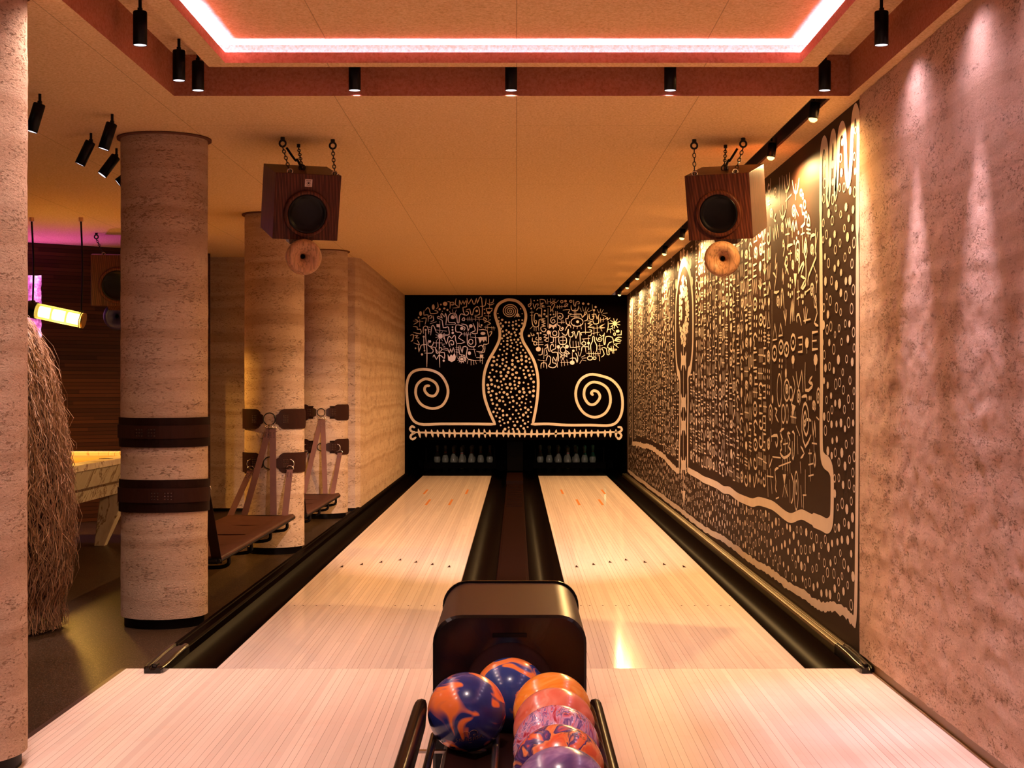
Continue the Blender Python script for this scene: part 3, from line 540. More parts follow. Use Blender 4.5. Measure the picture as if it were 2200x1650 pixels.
for a in ((565, 680, 8, 22), (545, 735, 6, 18), (520, 780, 7, 28), (637, 840, 9, 55), (460, 1230, 7, 25), (480, 1165, 7, 25), (500, 1185, 7, 25), (480, 1240, 7, 25), (460, 1315, 7, 25), (500, 1310, 7, 25), (480, 1335, 7, 25), (595, 1340, 7, 25), (612, 1340, 7, 25), (635, 1310, 7, 25), (610, 1405, 8, 26), (385, 1380, 10, 70)): p.dot(*a, 8)
p.fill([(515, 1105), (548, 1105), (530, 1270)])
p.f = E_
for L_ in '''590,640 540,740 510,600 515,420 540,355 565,420 570,560 550,640 525,580 525,480 540,430 550,500 535,560 530,520 560,500 590,510|600,520 610,640 625,520 630,650|600,710 642,715|615,660 618,780|625,790 615,860 625,915 632,860 625,790|570,800 595,800|570,900 610,890|580,770 585,1040|570,1000 612,990|350,580 315,610 340,680 320,700 330,760 315,790 350,840 400,810 410,770 390,740 405,690 380,620 405,625|345,720 385,710|360,680 365,780|305,915 410,875|340,860 340,940|360,860 362,945|380,850 382,950|400,840 405,970
355,1080 340,1180|355,1080 385,1180|375,1080 380,1160|400,1040 405,1230|415,980 435,1060 430,1200 415,1240|495,880 500,970|500,1090 510,1270|520,1170 547,1170|525,1180 525,1280|540,950 540,1150|540,0 540,240 600,210 600,180 570,170 600,120|510,300 550,290 555,330|640,480 660,500|430,120 450,220 415,370|460,80 480,220 510,70 520,250|270,400 290,420 275,460 300,520|240,650 290,640 295,700 285,740 275,700|235,590 240,690
250,830 320,840|220,820 220,920 245,850|300,930 270,950 280,1050 275,1110 285,1140|280,1200 305,1190|205,950 210,1180|230,940 245,1150|200,1000 255,1010|425,610 445,630 440,820 425,840 425,700|470,650 475,800|500,740 530,800 500,840|460,560 490,640'''.replace('\n', '|').split('|'): p.line([tuple(map(float, q.split(','))) for q in L_.split()], None, 2)
for a in ((460, 1130, 18, 170), (460, 1100, 8, 60), (310, 240, 20, 145), (375, 240, 25, 95), (412, 270, 15, 60), (345, 450, 15, 80), (378, 450, 12, 80)): p.ring(*a, .014, 14)
for a in ((615, 380, 18, 50), (655, 300, 20, 95), (480, 300, 18, 80), (230, 450, 20, 100), (375, 235, 14, 50)): p.spiral(*a, 2, .015, 10, 1)
for a in ((575, 310, 5, 22), (590, 310, 5, 22), (368, 90, 8, 45), (250, 320, 7, 40)): p.dot(*a, 8)
p.fill([(420, 360), (455, 380), (425, 480)]); p.fill([(340, 985), (370, 985), (355, 1080)])
# scattered small glyphs over the rest of the wall
occ = p.occ; p.occ = None
crown = [(1640, 372), (1700, 368), (1722, 380), (1736, 440), (1750, 500), (1758, 560), (1764, 700), (1764, 960), (1752, 1010), (1735, 1090), (1640, 1060)]
def glyph(u, v, w_, h_, lw):
    L_ = lambda pts, sm=2: p.line([(u+a*w_/2, v+c_*h_/2) for a, c_ in pts], lw, sm, True)
    r_ = rnd.randrange(15); s_ = rnd.choice((-1, 1)); q = rnd.choice((-1, 1))
    if r_ == 0: n_ = 14; L_([((.15+.85*i/n_)*cos(s_*i*.8)*.9, (.15+.85*i/n_)*sin(s_*i*.8)*.9) for i in range(n_)], 1)
    elif r_ == 1: L_([(-.9, -.9*q), (-.55, .9*q), (-.15, -.8*q), (.2, .9*q), (.55, -.8*q), (.9, .9*q)], 1)
    elif r_ == 2: L_([(-.9, 0), (.9, .1)], 1); [L_([(x, -.7), (x+.05, .7)], 1) for x in (-.6, -.2, .2, .6)]
    elif r_ == 3: L_([(cos(i*.7)*.8, sin(i*.7)*.8) for i in range(10)], 1); p.dotr(u, v, w_*.12, h_*.14, 6)
    elif r_ == 4: L_([(0, -.95), (0, .95)], 1); [L_([(-.6, y), (.6, y+.1)], 1) for y in (-.5, 0, .5)]
    elif r_ == 5: L_([(-.8, .9), (-.8, -.6), (0, -.9), (.6, -.4), (.3, .3), (-.2, .1)], 2)
    elif r_ == 6: L_([(-.9, -.2), (-.4, .8), (0, -.1), (.5, -.8), (.9, .3)], 3)
    elif r_ == 7: L_([(-.8*s_, .9), (.5*s_, .9), (.5*s_, 0), (-.4*s_, 0), (-.4*s_, -.9), (.9*s_, -.9)], 1)
    elif r_ == 8: [L_([(0, -.3), (cos(a)*.9, -.3+sin(a)*1.2)], 1) for a in (.5, 1.05, 1.57, 2.1, 2.65)]; L_([(0, -.95), (0, -.3)], 1)
    elif r_ == 9: [p.dotr(u+x*w_/2, v+y*h_/2, w_*.10, h_*.16, 6) for x, y in ((-.5, .5), (.4, .6), (-.4, -.4), (.5, -.3))]
    elif r_ == 10: L_([(-.7, -.8), (0, .9), (.7, -.8), (-.7, -.8)], 1)
    elif r_ == 11: L_([(-.9, .9), (-.9, -.5), (-.3, -.5), (-.3, .6), (.3, .6), (.3, -.8), (.9, -.8), (.9, .8)], 2)
    elif r_ == 12: L_([(.7*s_, .9), (-.7*s_, .9), (-.7*s_, -.9), (.7*s_, -.9)], 1); L_([(-.7*s_, 0), (.4*s_, 0)], 1)
    elif r_ == 13: p.dotr(u, v+h_*.1, w_*.26, h_*.34, 8); L_([(0, -.95), (0, .2)], 1)
    else: L_([(-.8, .4), (0, .9), (.8, .4), (.3, -.1), (.6, -.8), (-.3, -.9)], 3)
lowp = [tuple(x) for x in low]
def wave_z(u):                                                      # height of the wavy line at distance u
    b_ = min(lowp, key=lambda q: abs(q[0]-u)); return b_[1]
u = 8.72
cells = 0
while u < 23.2:
    cw = rnd.uniform(.17, .26); v = wave_z(u)+.10
    top = 2.70 if u > 9.9 else 2.66
    top += .035*sin(u*5)
    while v < top:
        ch = rnd.uniform(.095, .145); px = 1110+KS/u; py = 834-(v-H)*F/u
        skip = (1449 < px < 1491 and py > 556 and not (py > 815 and (px < 1457 or px > 1482))) or (1357 < px < 1361.5)
        if px > 1592:
            pyc = 834-(v+ch/2-H)*F/u
            skip = skip or (px > 1640 and not inside((px+6, pyc), crown)) or sum(1 for a_, c_ in occ if abs(a_-u) < cw*.62 and abs(c_-v-ch/2) < ch*.6) > 1
        if not skip: glyph(u+rnd.uniform(-.02, .02), v+ch/2, cw*.92, ch*.88, .019 if u < 14 else .022)
        v += ch
    u += cw
for k in range(40):                                                 # long drips
    u = rnd.uniform(9.6, 16); v = rnd.uniform(1.0, 2.5); p.line([(u, v), (u, v-rnd.uniform(.2, .5))], .008, 1, True)
p.b.build('painting', MT['paint'], t).location = (-WX, -7.54, 0)
# ------------------------------------------------------------------ pin pit
for nm_, bx in (('wall_pit_left', (LWX-.1, LWX-.002, LY, 27.2, -.12, .60)), ('wall_pit_right', (WX+.002, WX+.1, LY, 27.2, -.12, .60)), ('wall_pit_back', (LWX-.1, WX+.1, 27.1, 27.2, -.12, .60)),
                ('ceiling_pit', (LWX-.1, WX+.1, LY+.065, 27.2, .60, .66)), ('wall_pit_middle', (-.15, .10, 24.0, 27.1, .06, .60)), ('floor_pit', (LWX-.1, WX+.1, 26.6, 27.1, -.30, -.12))):
    b = MB(); b.box(*bx); struct(b.build(nm_, MT['pit']))
def sweep(cx, lab):
    t = thing('sweep_bar', lab, 'sweep bar', (cx, 24.95, .04)); b = MB(); b.box(-.60, .60, 0, .02, .006, .105); b.build('board', MT['pit'], t, None, .003)
    [MB().box(x-.012, x+.012, .0, .03, .10, .55).build('arm', MT['pit'], t) for x in (-.56, .56)]
sweep(-.926, 'dark sweep bar lowered across the left lane in front of its pins'); sweep(.868, 'dark sweep bar lowered across the right lane in front of its pins')
pinprof = [(0, 0), (.026, 0), (.029, .01), (.045, .06), (.0605, .115), (.058, .15), (.045, .20), (.030, .235), (.0235, .255), (.023, .27), (.027, .305), (.0323, .343), (.030, .365), (.018, .378), (0, .381)]
pinm = mat('pin_plastic', (.30, .30, .22), .25, coat=.3); stripe = mat('pin_stripe', (.5, .03, .02), .3)
p0 = None
rows = ['head pin', 'second row', 'third row', 'back row']
for li, cx in enumerate((-.926, .868)):
    for r_ in range(4):
        for k in range(r_+1):
            if p0 is None:
                p0 = thing('bowling_pin', '', 'bowling pin', group='bowling pins standing at the ends of the lanes'); MB().lathe(pinprof, 20).build('pin_body', pinm, p0)
                MB().lathe([(.0236, .258), (.0250, .262), (.0246, .268)], 20).build('neck_stripe', stripe, p0); q = p0
            else: q = copy_tree(p0)
            q.location = (cx+(k-r_/2)*.3048, 25.69+r_*.264, .0005)
            side = 'left' if li == 0 else 'right'
            q['label'] = ('white head pin at the front of the %s lane triangle' % side if r_ == 0 else 'white bowling pin, %s from left in the %s of the %s lane' % (('first', 'second', 'third', 'fourth')[k], rows[r_], side))
# ------------------------------------------------------------------ columns with leather belts and hanging benches
def column(x, y, r, lab):
    t = thing('plaster_column', lab, 'column', (x, y, 0), (0, 0, random.uniform(0, 6)), 'round rammed-plaster columns')
    b = MB(); n, m_ = 120, 150; rings = []
    for j in range(m_+1):
        z = .055+(CZ-.055)*j/m_; ring = []
        for i in range(n):
            a = 2*pi*i/n; q = V((cos(a)*r+x, sin(a)*r+y, z)); d = noise.fractal(q*V((10, 10, 16)), .9, 2, 3)*.0018+noise.noise(q*3)*.002
            ring.append(((r+d)*cos(a), (r+d)*sin(a), z))
        rings.append(ring)
    b.loft(rings); b.build('shaft', MT['earth'], t)
    MB().lathe([(r-.02, -.002), (r-.02, .055)], 60).build('plinth', MT['black'], t)
    b = MB(); b.lathe([(r+.001, CZ-.012), (r+.022, CZ-.012), (r+.022, CZ-.001), (r+.001, CZ-.001), (r+.001, CZ-.012)], 60); b.build('collar', MT['collar'], t)
    return t
CR = .247
cols = [(-2.035, 5.47), (-2.046, 8.83), (-2.023, 12.70), (-2.035, 16.08)]
for (x, y), lab in zip(cols, ('pale plaster column cut off by the left edge of the picture', 'thick plaster column wrapped by two wide leather bands', 'plaster column behind the nearer hanging bench, ringed straps on it', 'farthest plaster column, by the end of the left wall')): column(x, y, CR if y > 6 else .262, lab)
def arc_band(b, r, a0, a1, z0, z1, th=.006, chamf=0, mat=0, dz=0):
    n = max(6, int(abs(a1-a0)/.08)); rings = []
    for i in range(n+1):
        u = i/n; a = a0+(a1-a0)*u; e = 0
        if chamf:
            L_ = abs(a1-a0)*r; d0 = min(u, 1-u)*L_; e = max(0, chamf-d0)
        za, zb_ = z0+e+dz*u, z1-e+dz*u
        rings.append([(rr*cos(a), rr*sin(a), z) for rr, z in ((r, za), (r+th, za), (r+th, zb_), (r, zb_))])
    b.loft(rings, mat, False)
def rivets(par, r, a, z, nx, nz, sp=.017):
    for i in range(nx):
        for j in range(nz):
            aa = a+(i-(nx-1)/2)*sp/r; zz = z+(j-(nz-1)/2)*sp; c_ = V((cos(aa), sin(aa), 0)); MB().cyl(c_*r+V((0, 0, zz)), c_*(r+.004)+V((0, 0, zz)), .0045, .003, 8).build('rivet', MT['rivet'], par)
def full_belt(x, y, z, hgt, lab, tilt, ra):
    t = thing('leather_belt', lab, 'belt', (x, y, z), (tilt, 0, 0)); b = MB(); r = CR+.004
    arc_band(b, r, 0, 2*pi, -hgt/2, hgt/2, .007); b.build('band', MT['leather'], t)
    b = MB(); arc_band(b, r+.0075, -pi*1.08, pi*.02, -hgt*.20, hgt*.24, .006, .02); o = b.build('overlay_strap', MT['leather2'], t)
    rivets(o, r+.013, ra, 0, 3, 3); rivets(o, r+.013, ra+.28, 0, 3, 3)
full_belt(*cols[1], 1.115, .168, 'upper wide dark leather belt around the nearest full column', R(.6), -1.9)
full_belt(*cols[1], .748, .185, 'lower wide dark leather belt around the nearest full column', R(-1.2), -1.55)
def torus(b, c, r, rr, ax=(0, -1, 0), mat=0, arc=(0, 2*pi), n=20):
    ax = V(ax).normalized(); u_ = ax.orthogonal().normalized(); v_ = ax.cross(u_)
    if abs(ax.y) > .5: u_, v_ = V((1, 0, 0)), V((0, 0, 1))
    pts = [V(c)+u_*r*cos(arc[0]+(arc[1]-arc[0])*i/n)+v_*r*sin(arc[0]+(arc[1]-arc[0])*i/n) for i in range(n if arc[1]-arc[0] > 6.2 else n+1)]
    b.tube(pts, rr, 8, mat, arc[1]-arc[0] > 6.2)
def ring_belt(x, y, z, hgt, lab, lower=False, wide=True):
    t = thing('ringed_belt', lab, 'belt', (x, y, z)); r = CR+.004; b = MB()
    arc_band(b, r, -pi*.5+.35, pi*1.5-.35, -hgt*.40, hgt*.40, .006); b.build('band', MT['leather'], t)
    for s, lab_ in ((1, 'right'), (-1, 'left')):
        b = MB(); a0 = -pi/2+s*(.30 if wide else .52); a1 = -pi/2+s*1.5; arc_band(b, r+.007, min(a0, a1), max(a0, a1), -hgt/2, hgt/2, .006, .028)
        pn = b.build('end_plate', MT['leather2'], t)
        b = MB(); arc_band(b, r+.014, min(-pi/2+s*.20, -pi/2+s*.72), max(-pi/2+s*.20, -pi/2+s*.72), -hgt*.27, hgt*.27, .005, .012); b.build('buckle_strap', MT['leather2'], pn)
        rivets(pn, r+.019, -pi/2+s*.50, 0, 3, 4)
    b = MB(); torus(b, (0, -r-.012, 0), .05 if wide else .04, .0045); b.build('iron_ring', MT['iron'], t)
    if lower:
        for s in (-1, 1): b = MB(); torus(b, (s*.155, -r*.83-.005, -.01), .038, .0045, (s*.5, -.86, 0)); b.build('side_ring', MT['steel'], t)
    return t
for (x, y), nm, w_ in ((cols[2], 'the middle column', True), (cols[3], 'the farthest column', False)):
    ring_belt(x, y, 1.112, .165, 'upper split leather belt with a central iron ring on '+nm, False, w_)
    ring_belt(x, y, .752, .165, 'lower split leather belt with strap rings on '+nm, True, w_)
def bench(xc, y0, y1, z, w_, top, low, lab, yr, front=True):
    t = thing('hanging_bench', lab, 'bench', (xc, (y0+y1)/2, z), (0, 0, 0)); L_ = (y1-y0)/2; hw = w_/2; b = MB()
    rings = []                                                     # leather sling seat, sagging and rolled over side tubes
    n = 14
    for i in range(n+1):
        u = -1+2*i/n; sag = -.012*(1-u*u); y_ = u*L_; e = .012*sin(pi*i/n)
        prof = [(-hw-.012, -.03), (-hw-.016, -.004), (-hw, .012), (-hw*.5, sag), (0, sag-.004), (hw*.5, sag), (hw, .012), (hw+.016, -.004), (hw+.012, -.03), (hw-.004, -.034), (hw*.5, sag-.016), (0, sag-.02), (-hw*.5, sag-.016), (-hw+.004, -.034)]
        rings.append([(a+(e if a > 0 else -e)*0, y_, c_) for a, c_ in prof][::-1])
    b.loft(rings, 0, True); b.build('seat', MT['seat'], t)
    [MB().box(-hw*.96, hw*.96, v_-.004, v_+.004, -.015, -.0095).build('seam', MT['leather'], t) for v_ in (-L_*.45, L_*.02, L_*.5)]
    b = MB()
    for s in (-1, 1): b.cyl((s*hw, -L_-.05, -.018), (s*hw, L_+.03, -.018), .016)
    for e in (-L_-.05, L_+.03): b.cyl((-hw, e, -.018), (hw, e, -.018), .018)
    b.build('frame', MT['black'], t)
    for k in range(4):
        v_ = -L_*.8+k*L_*.53; b = MB(); b.tube(crom([(-hw, v_, -.03), (-hw*.9, v_, -.09), (0, v_, -.10), (hw*.9, v_, -.09), (hw, v_, -.03)], 5), .012, 8); b.build('under_bracket', MT['black'], t)
    P0 = V((xc, (y0+y1)/2, z))
    for a, e, wd_, m_ in top+low:
        b = MB(); A = V(a)-P0; B = V(e)-P0; d = (B-A).normalized()
        b.strap([A, A*.5+B*.5, B], (wd_, 0, 0), .006); o = b.build('hanging_strap', MT[m_], t)
        b = MB(); c_ = A-V((0, 0, 0)); pts = [c_+V((wd_*.62*cos(q), -.003, wd_*.62*sin(q))) for q in [pi*k/8 for k in range(9)]]
        b.tube(pts+[pts[0]], .0035, 6); b.build('d_ring', MT['steel'], o)
        for i in range(2):
            for j in range(3): q = A+d*(.035+j*.018)+V(((i-.5)*wd_*.5, -.004, 0)); MB().cyl(q, q+V((0, -.004, 0)), .004, n=8).build('rivet', MT['rivet'], o)
    return t
cx, cy = cols[2]; fr = cy-CR-.03
bench(-2.06, 9.25, 12.30, .335, .50,
      [((cx-.0, fr-.005, 1.035), (-2.20, 12.28, .34), .052, 'strap'), ((cx+.03, fr-.012, 1.035), (-1.965, 12.28, .34), .052, 'strap')],
      [((cx-.155, fr+.03, .695), (-2.30, 12.20, .34), .050, 'strap'), ((cx+.165, fr+.03, .70), (-1.86, 12.20, .34), .050, 'strap'),
       ((-2.22, 9.10, .70), (-2.29, 9.28, .34), .06, 'leather'), ((-1.86, 9.06, .76), (-1.82, 9.24, .30), .06, 'leather')], 'brown leather bench slung by straps between the two nearest full columns', 0)
cx, cy = cols[3]; fr = cy-CR-.03
bench(-2.045, 13.1, 15.5, .285, .46,
      [((cx, fr-.005, 1.04), (-2.17, 15.48, .29), .05, 'strap'), ((cx+.02, fr-.012, 1.04), (-1.95, 15.48, .29), .05, 'strap')],
      [((cx+.19, fr+.06, .69), (-1.87, 15.42, .29), .046, 'strap'), ((cx-.17, fr+.05, .69), (-2.24, 15.42, .29), .046, 'strap'),
       ((-1.86, 12.94, .72), (-1.83, 13.08, .27), .05, 'leather'), ((-2.2, 12.96, .70), (-2.26, 13.1, .27), .05, 'leather')], 'smaller-looking leather bench slung beyond the middle column', 0)
# ------------------------------------------------------------------ spotlights
def q_far(y): return y > 7.3
def can_spot(x, y, zc, lab, aim=None, power=0, col=PINK, ang=70, dz=.05, group='black cylinder spotlights in the ceiling recess', blend=.5, lobe=0):
    t = thing('spotlight', lab, 'spotlight', (x, y, zc), group=group)
    piv = V((0, 0, -dz)); d = V((0, 0, -1)) if aim is None or dz == .05 else (V(aim)-V((x, y, zc))-piv).normalized()
    b = MB(); b.cyl((0, 0, 0), piv, .0075, n=10); b.box(-.009, .009, -.009, .009, -dz-.012, -dz+.010); b.build('stem', MT['black'], t)
    q = d.to_track_quat('-Z', 'Y').to_matrix().to_4x4(); mx = M.Translation(piv) @ q
    b = MB(); b.lathe([(0, -.004), (.027, -.004), (.0295, -.008), (.0295, -.148), (.0270, -.148), (.0270, -.138)], 28, 0, mx); b.build('lamp_body', MT['black'], t)
    b = MB(); b.lathe([(.0268, -.1465), (.012, -.140), (0, -.139)], 24, 0, mx); b.build('lens', MT['lens'], t)
    if power:
        a = mx @ V((0, 0, -.165)); loc = V((x, y, zc))+a; tgt = V(aim) if aim is not None else loc+V((0, 0, -1))
        spot('spotlight_beam', loc, tgt, power, col, ang, blend, .022, None).parent = t
        o = C.objects[-1]; o.location = a
        if lobe: o = spot('spotlight_spill', loc, loc+V((0, .9, -1)) if q_far(y) else tgt, power*lobe, col, 84 if q_far(y) else 150, 1, .03); o.parent = t; o.location = a
    return t
far = [(-1.56, 'on the left end of the row, beside the recess corner'), (-.793, 'left of centre in the far row'), (-.027, 'in the middle of the far row'), (.752, 'right of centre in the far row, its mouth bright'), (1.508, 'at the right end of the far row')]
aims = [(-1.3, 7.75, 0), (-.98, LY, 2.02), (-.03, 14.5, 0), (.80, LY, 1.98), (1.25, 7.75, 0)]
pw = [80, 1500, P_LANE*4.1, 1500, 80]; an = [70, 4.6, 45, 4.6, 70]; cl = [PINK, LAV, PINK, LAV, PINK]
for (x, l_), a, q, g_, c_ in zip(far, aims, pw, an, cl): can_spot(x, 7.44, RZ, 'black cylinder spotlight '+l_, a, q, c_, g_, blend=1, lobe=.035 if x == -.027 else 0)
for i, y in enumerate((6.457, 5.58, 4.85, 4.2, 3.4, 2.6)):
    nm = ('nearest', 'second')[0]
    can_spot(1.55, y, RZ, 'black cylinder spotlight hanging above the right rough wall' if i == 0 else 'added out-of-view spotlight near the right wall, spot number %s back from the visible one' % ('zero', 'one', 'two', 'three', 'four', 'five')[i], (1.50, y, 0), P_RING*2.5*(1.0 if i < 3 else .8), LAV, 36, blend=1, lobe=.07)  # row carried on out of view, added to light approach and balls
for i, y in enumerate((7.2, 6.457, 5.58, 4.85, 4.2, 3.4, 2.6)):
    lab = ('black spotlight in the recess corner above the nearest full column', 'large-looking black spotlight hanging left of the glowing cove')[i] if i < 2 else 'added out-of-view spotlight on the left, %s back from the cove corner' % ('two', 'three', 'four', 'five', 'six')[i-2]  # all after the first two are unseen, added for their light below
    can_spot(-1.60, y, RZ, lab, (-1.55, y, 0), P_RING*(.7 if i < 3 else .8), PINK, 60, blend=1, lobe=.75)
can_spot(-.10, 3.1, RZ, 'added unseen spotlight above the ball rack, inside the glowing cove', (-.10, 3.3, 0), 75, PINK, 84, blend=1)  # added out of view to put highlights on the balls
YG = (1, .55, .07)
for x, y, aim, lab, pw_, c_ in ((-2.35, 7.49, (-2.62, 7.44, CZ-1), 'nearest tilted spotlight on the flat ceiling, by the cut-off column', 14, YG), (-2.14, 8.04, (-2.44, 8.0, CZ-1), 'tilted spotlight just left of the wrapped column top', 16, YG), (-2.42, 8.64, (-2.95, 8.58, CZ-1.2), 'tilted spotlight hanging left of the others near the column', 110, PINK), (-2.42, 9.19, (-3.05, 8.95, CZ-1), 'tilted spotlight with a pale mouth beside the column', 25, LAV), (-2.44, 9.75, (-3.3, 9.55, CZ-.75), 'spotlight half hidden behind the wrapped column', 25, LAV)):
    can_spot(x, y, CZ, lab, aim, pw_, c_, 70, .045, 'tilted spotlights on the left ceiling')
# recessed track slot with warm adjustable lamps
b = MB(); b.box(1.475, 1.572, 7.61, LY, CZ+.14, CZ+.30); b.box(1.4755, 1.480, 7.61, LY, CZ+.001, CZ+.14); b.box(1.567, 1.5715, 7.61, LY, CZ+.012, CZ+.14, 1)
tag(b.build('track_channel', [MT['black'], mat('slot_lining', (.05, .022, .012), .6)], None, (1.52, 7.61, CZ)), 'long black recessed lighting slot in the ceiling along the painted wall', 'light track')
b0 = None
for i, y in enumerate((7.87, 9.18, 10.8, 12.45, 14.12, 15.79, 17.55, 19.35, 21.1, 22.7)):
    lb = 'warm glowing track lamp above the side mural, %s from the camera' % ('nearest', 'second', 'third', 'fourth', 'fifth', 'sixth', 'seventh', 'eighth', 'ninth', 'farthest')[i]
    if b0 is None:
        t = thing('track_lamp', lb, 'lamp', (1.54, y, CZ+.14), group='warm lamps in the ceiling slot'); b0 = t; mx = M.Translation((0, 0, -.160)) @ M.Rotation(R(8), 4, 'Y')
        b = MB(); b.cyl((0, 0, 0), (0, 0, -.10), .006); b.build('stem', MT['black'], t)
        b = MB(); b.lathe([(0, .05), (.024, .05), (.026, .045), (.026, -.035), (.023, -.035)], 20, 0, mx); b.build('lamp_body', MT['black'], t)
        b = MB(); b.lathe([(.023, -.034), (.0225, -.042), (.012, -.052), (0, -.054)], 16, 0, mx); b.build('bulb', MT['bulb'], t)
    else: t = copy_tree(b0); t.location = (1.54, y, CZ+.14); t['label'] = lb
    o = spot('track_beam', (1.54, y, CZ-.088), (1.54, y, 0), P_TRACK*(1.5 if i < 2 else 1.25 if i < 4 else .8 if i > 7 else 1), YEL, 179, .6, .012); o.parent = t; o.location = (0, 0, -.228)
# ------------------------------------------------------------------ hanging loudspeakers
def link_chain(b, a, e, ls=.034, r=.0028):
    a, e = V(a), V(e); L_ = (e-a).length; n = max(2, round(L_/(ls*.78))); d = (e-a)/n; u_ = d.normalized()
    for i in range(n):
        c_ = a+d*(i+.5); s_ = (V((1, 0, 0)) if i % 2 else V((0, 1, 0))); s_ = (s_-u_*s_.dot(u_)).normalized(); pts = []
        for k in range(10): q = 2*pi*k/10; pts.append(c_+u_*(cos(q)*ls*.5)+s_*(sin(q)*ls*.26))
        b.tube(pts, r, 5, 0, True)
def speaker(loc, yaw, pitch, S, D, lab, chains, back, mirror=1, badge=True, hornm='oaklight', hornaim=None, hornc=None):
    t = thing('hanging_loudspeaker', lab, 'loudspeaker', loc); rot = M.Rotation(yaw, 4, 'Z') @ M.Rotation(pitch, 4, 'X'); h = S/2
    def part(b, nm, m, par=t, **k):
        o = b.build(nm, m, par, None, **k)
        if par is t: o.rotation_euler = rot.to_euler()
        return o
    cab = part(MB().box(-h, h, -D/2, D/2, -h, h), 'cabinet', MT['oak'], bevel=.003)
    yc = -D/2; fx = M.Translation((0, yc, -.037*S/.38)) @ M.Rotation(R(90), 4, 'X')     # lathe z -> -y
    k_ = S/.38
    ringp = [(.112, -.02), (.112, .012), (.115, .017), (.130, .017), (.135, .012), (.136, -.002)]
    part(MB().lathe([(a*k_, c_*k_) for a, c_ in ringp], 48, 0, fx), 'baffle_ring', MT['oak'])
    cone = [(.1125, .008), (.109, .011), (.102, .010), (.095, .004), (.085, .0005), (.06, -.002), (.035, -.003), (0, -.0035)]
    part(MB().lathe([(a*k_, (c_+.006)*k_) for a, c_ in cone], 48, 0, fx), 'driver', MT['cone'])
    if badge:
        b = MB(); b.box(-.021, .021, yc-.0025, yc-.0003, h-.072, h-.029); bd = part(b, 'badge', mat('badge_plate', (.62, .48, .42), .4))
        b = MB()
        for i in range(4): b.box(-.013+i*.0072, -.0085+i*.0072, yc-.0032, yc-.0024, h-.040, h-.036)
        ring = [(.0105*cos(2*pi*q/16), yc-.0030, h-.053+.0085*sin(2*pi*q/16)) for q in range(16)]; b.tube(ring, .0008, 4, 0, True); b.lathe([(0, 0), (.005, 0), (.005, .0008), (0, .0008)], 12, 0, M.Translation((0, yc-.0024, h-.052)) @ M.Rotation(R(90), 4, 'X'))
        b.box(-.012, .012, yc-.0032, yc-.0024, h-.068, h-.066); b.build('badge_print', MT['arrow'], bd)
    # round turned horn below, on a bracket
    hz = -h-.088*k_; hy = -.02
    b = MB(); b.loft([[(-.075*k_, -.09, -h), (.075*k_, -.09, -h), (.075*k_, .06, -h), (-.075*k_, .06, -h)][::-1], [(-.062*k_, -.06, -h-.05), (.062*k_, -.06, -h-.05), (.062*k_, .04, -h-.05), (-.062*k_, .04, -h-.05)][::-1]], 0, False)
    part(b, 'horn_bracket', MT['oak'])
    R0 = .104*k_; hp = [(.012, -.115), (.013, -.06), (.020, -.030), (.038, -.006), (.060, .010), (.078, .016), (.092, .010), (.101, -.006), (.104, -.026), (.100, -.046), (.086, -.068), (.060, -.086), (.040, -.098), (.034, -.150), (0, -.152)]
    hw = V((0, 0, 0))
    c0 = V(hornc)-V(loc) if hornc else rot @ V((0, hy, hz)); dv = V(hornaim).normalized(); q = dv.to_track_quat('Z', 'Y').to_matrix().to_4x4()
    b = MB(); b.lathe([(a*k_, c_*k_) for a, c_ in hp], 56, 0, M.Translation(c0) @ q); ho = b.build('horn', MT[hornm], t)
    b = MB(); b.lathe([(.0125*k_, -.050*k_), (0, -.052*k_)], 20, 0, M.Translation(c0) @ q); b.build('throat', MT['pit'], ho)
    for cx_, up in chains:                                           # chain from the ceiling eye to the cabinet top edge
        e = rot @ V(cx_); a = V(up)-V(loc)
        b = MB(); link_chain(b, a-V((0, 0, .055)), e); b.build('chain', MT['iron'], t)
        b = MB(); b.cyl(a, a-V((0, 0, .018)), .013, n=6); torus(b, a-V((0, 0, .036)), .018, .006); b.build('eye_bolt', MT['iron'], t)
        b = MB(); torus(b, e+V((0, 0, .006)), .015, .0035); b.cyl(e, e+(rot.to_3x3() @ V((0, 0, -.004))), .02); b.build('lug', MT['steel'], t)
    if back:
        a = V(back[0])-V(loc); e = rot @ V(back[1]); b = MB(); b.cyl(a, a-V((0, 0, .02)), .011, n=6); link_chain(b, a-V((0, 0, .02)), e+V((0, 0, .01))); torus(b, e+V((0, 0, .012)), .018, .004); torus(b, e+V((.012, 0, .006)), .014, .004, (1, 0, 0)); b.build('safety_hook', MT['iron'], t)
        b = MB(); c0_ = V(back[2])-V(loc); b.tube(crom([c0_, c0_*.6+e*.4+V((mirror*.015, 0, -.02)), c0_*.3+e*.7+V((0, 0, .02)), e], 5), .007, 8); b.build('cable', MT['black'], t)
    return t
def at(px, py, Y): return ((px-1110)*Y/F, Y, H-(py-834)*Y/F)
speaker((-1.265, 8.885, 2.4532), R(20.4), R(15.6), .38, .378, 'oak cube loudspeaker with a round wooden horn, hung by the plaster columns',
        [((-.105, -.165, .19), (-1.352, 8.78, CZ)), ((.155, -.165, .19), (-1.072, 8.86, CZ))], ((-1.296, 9.03, CZ), (-.005, -.02, .19), (-1.34, 8.85, CZ-.05)), 1, True, 'oaklight', (.30, -1, -.22), (-1.216, 8.70, 2.112))
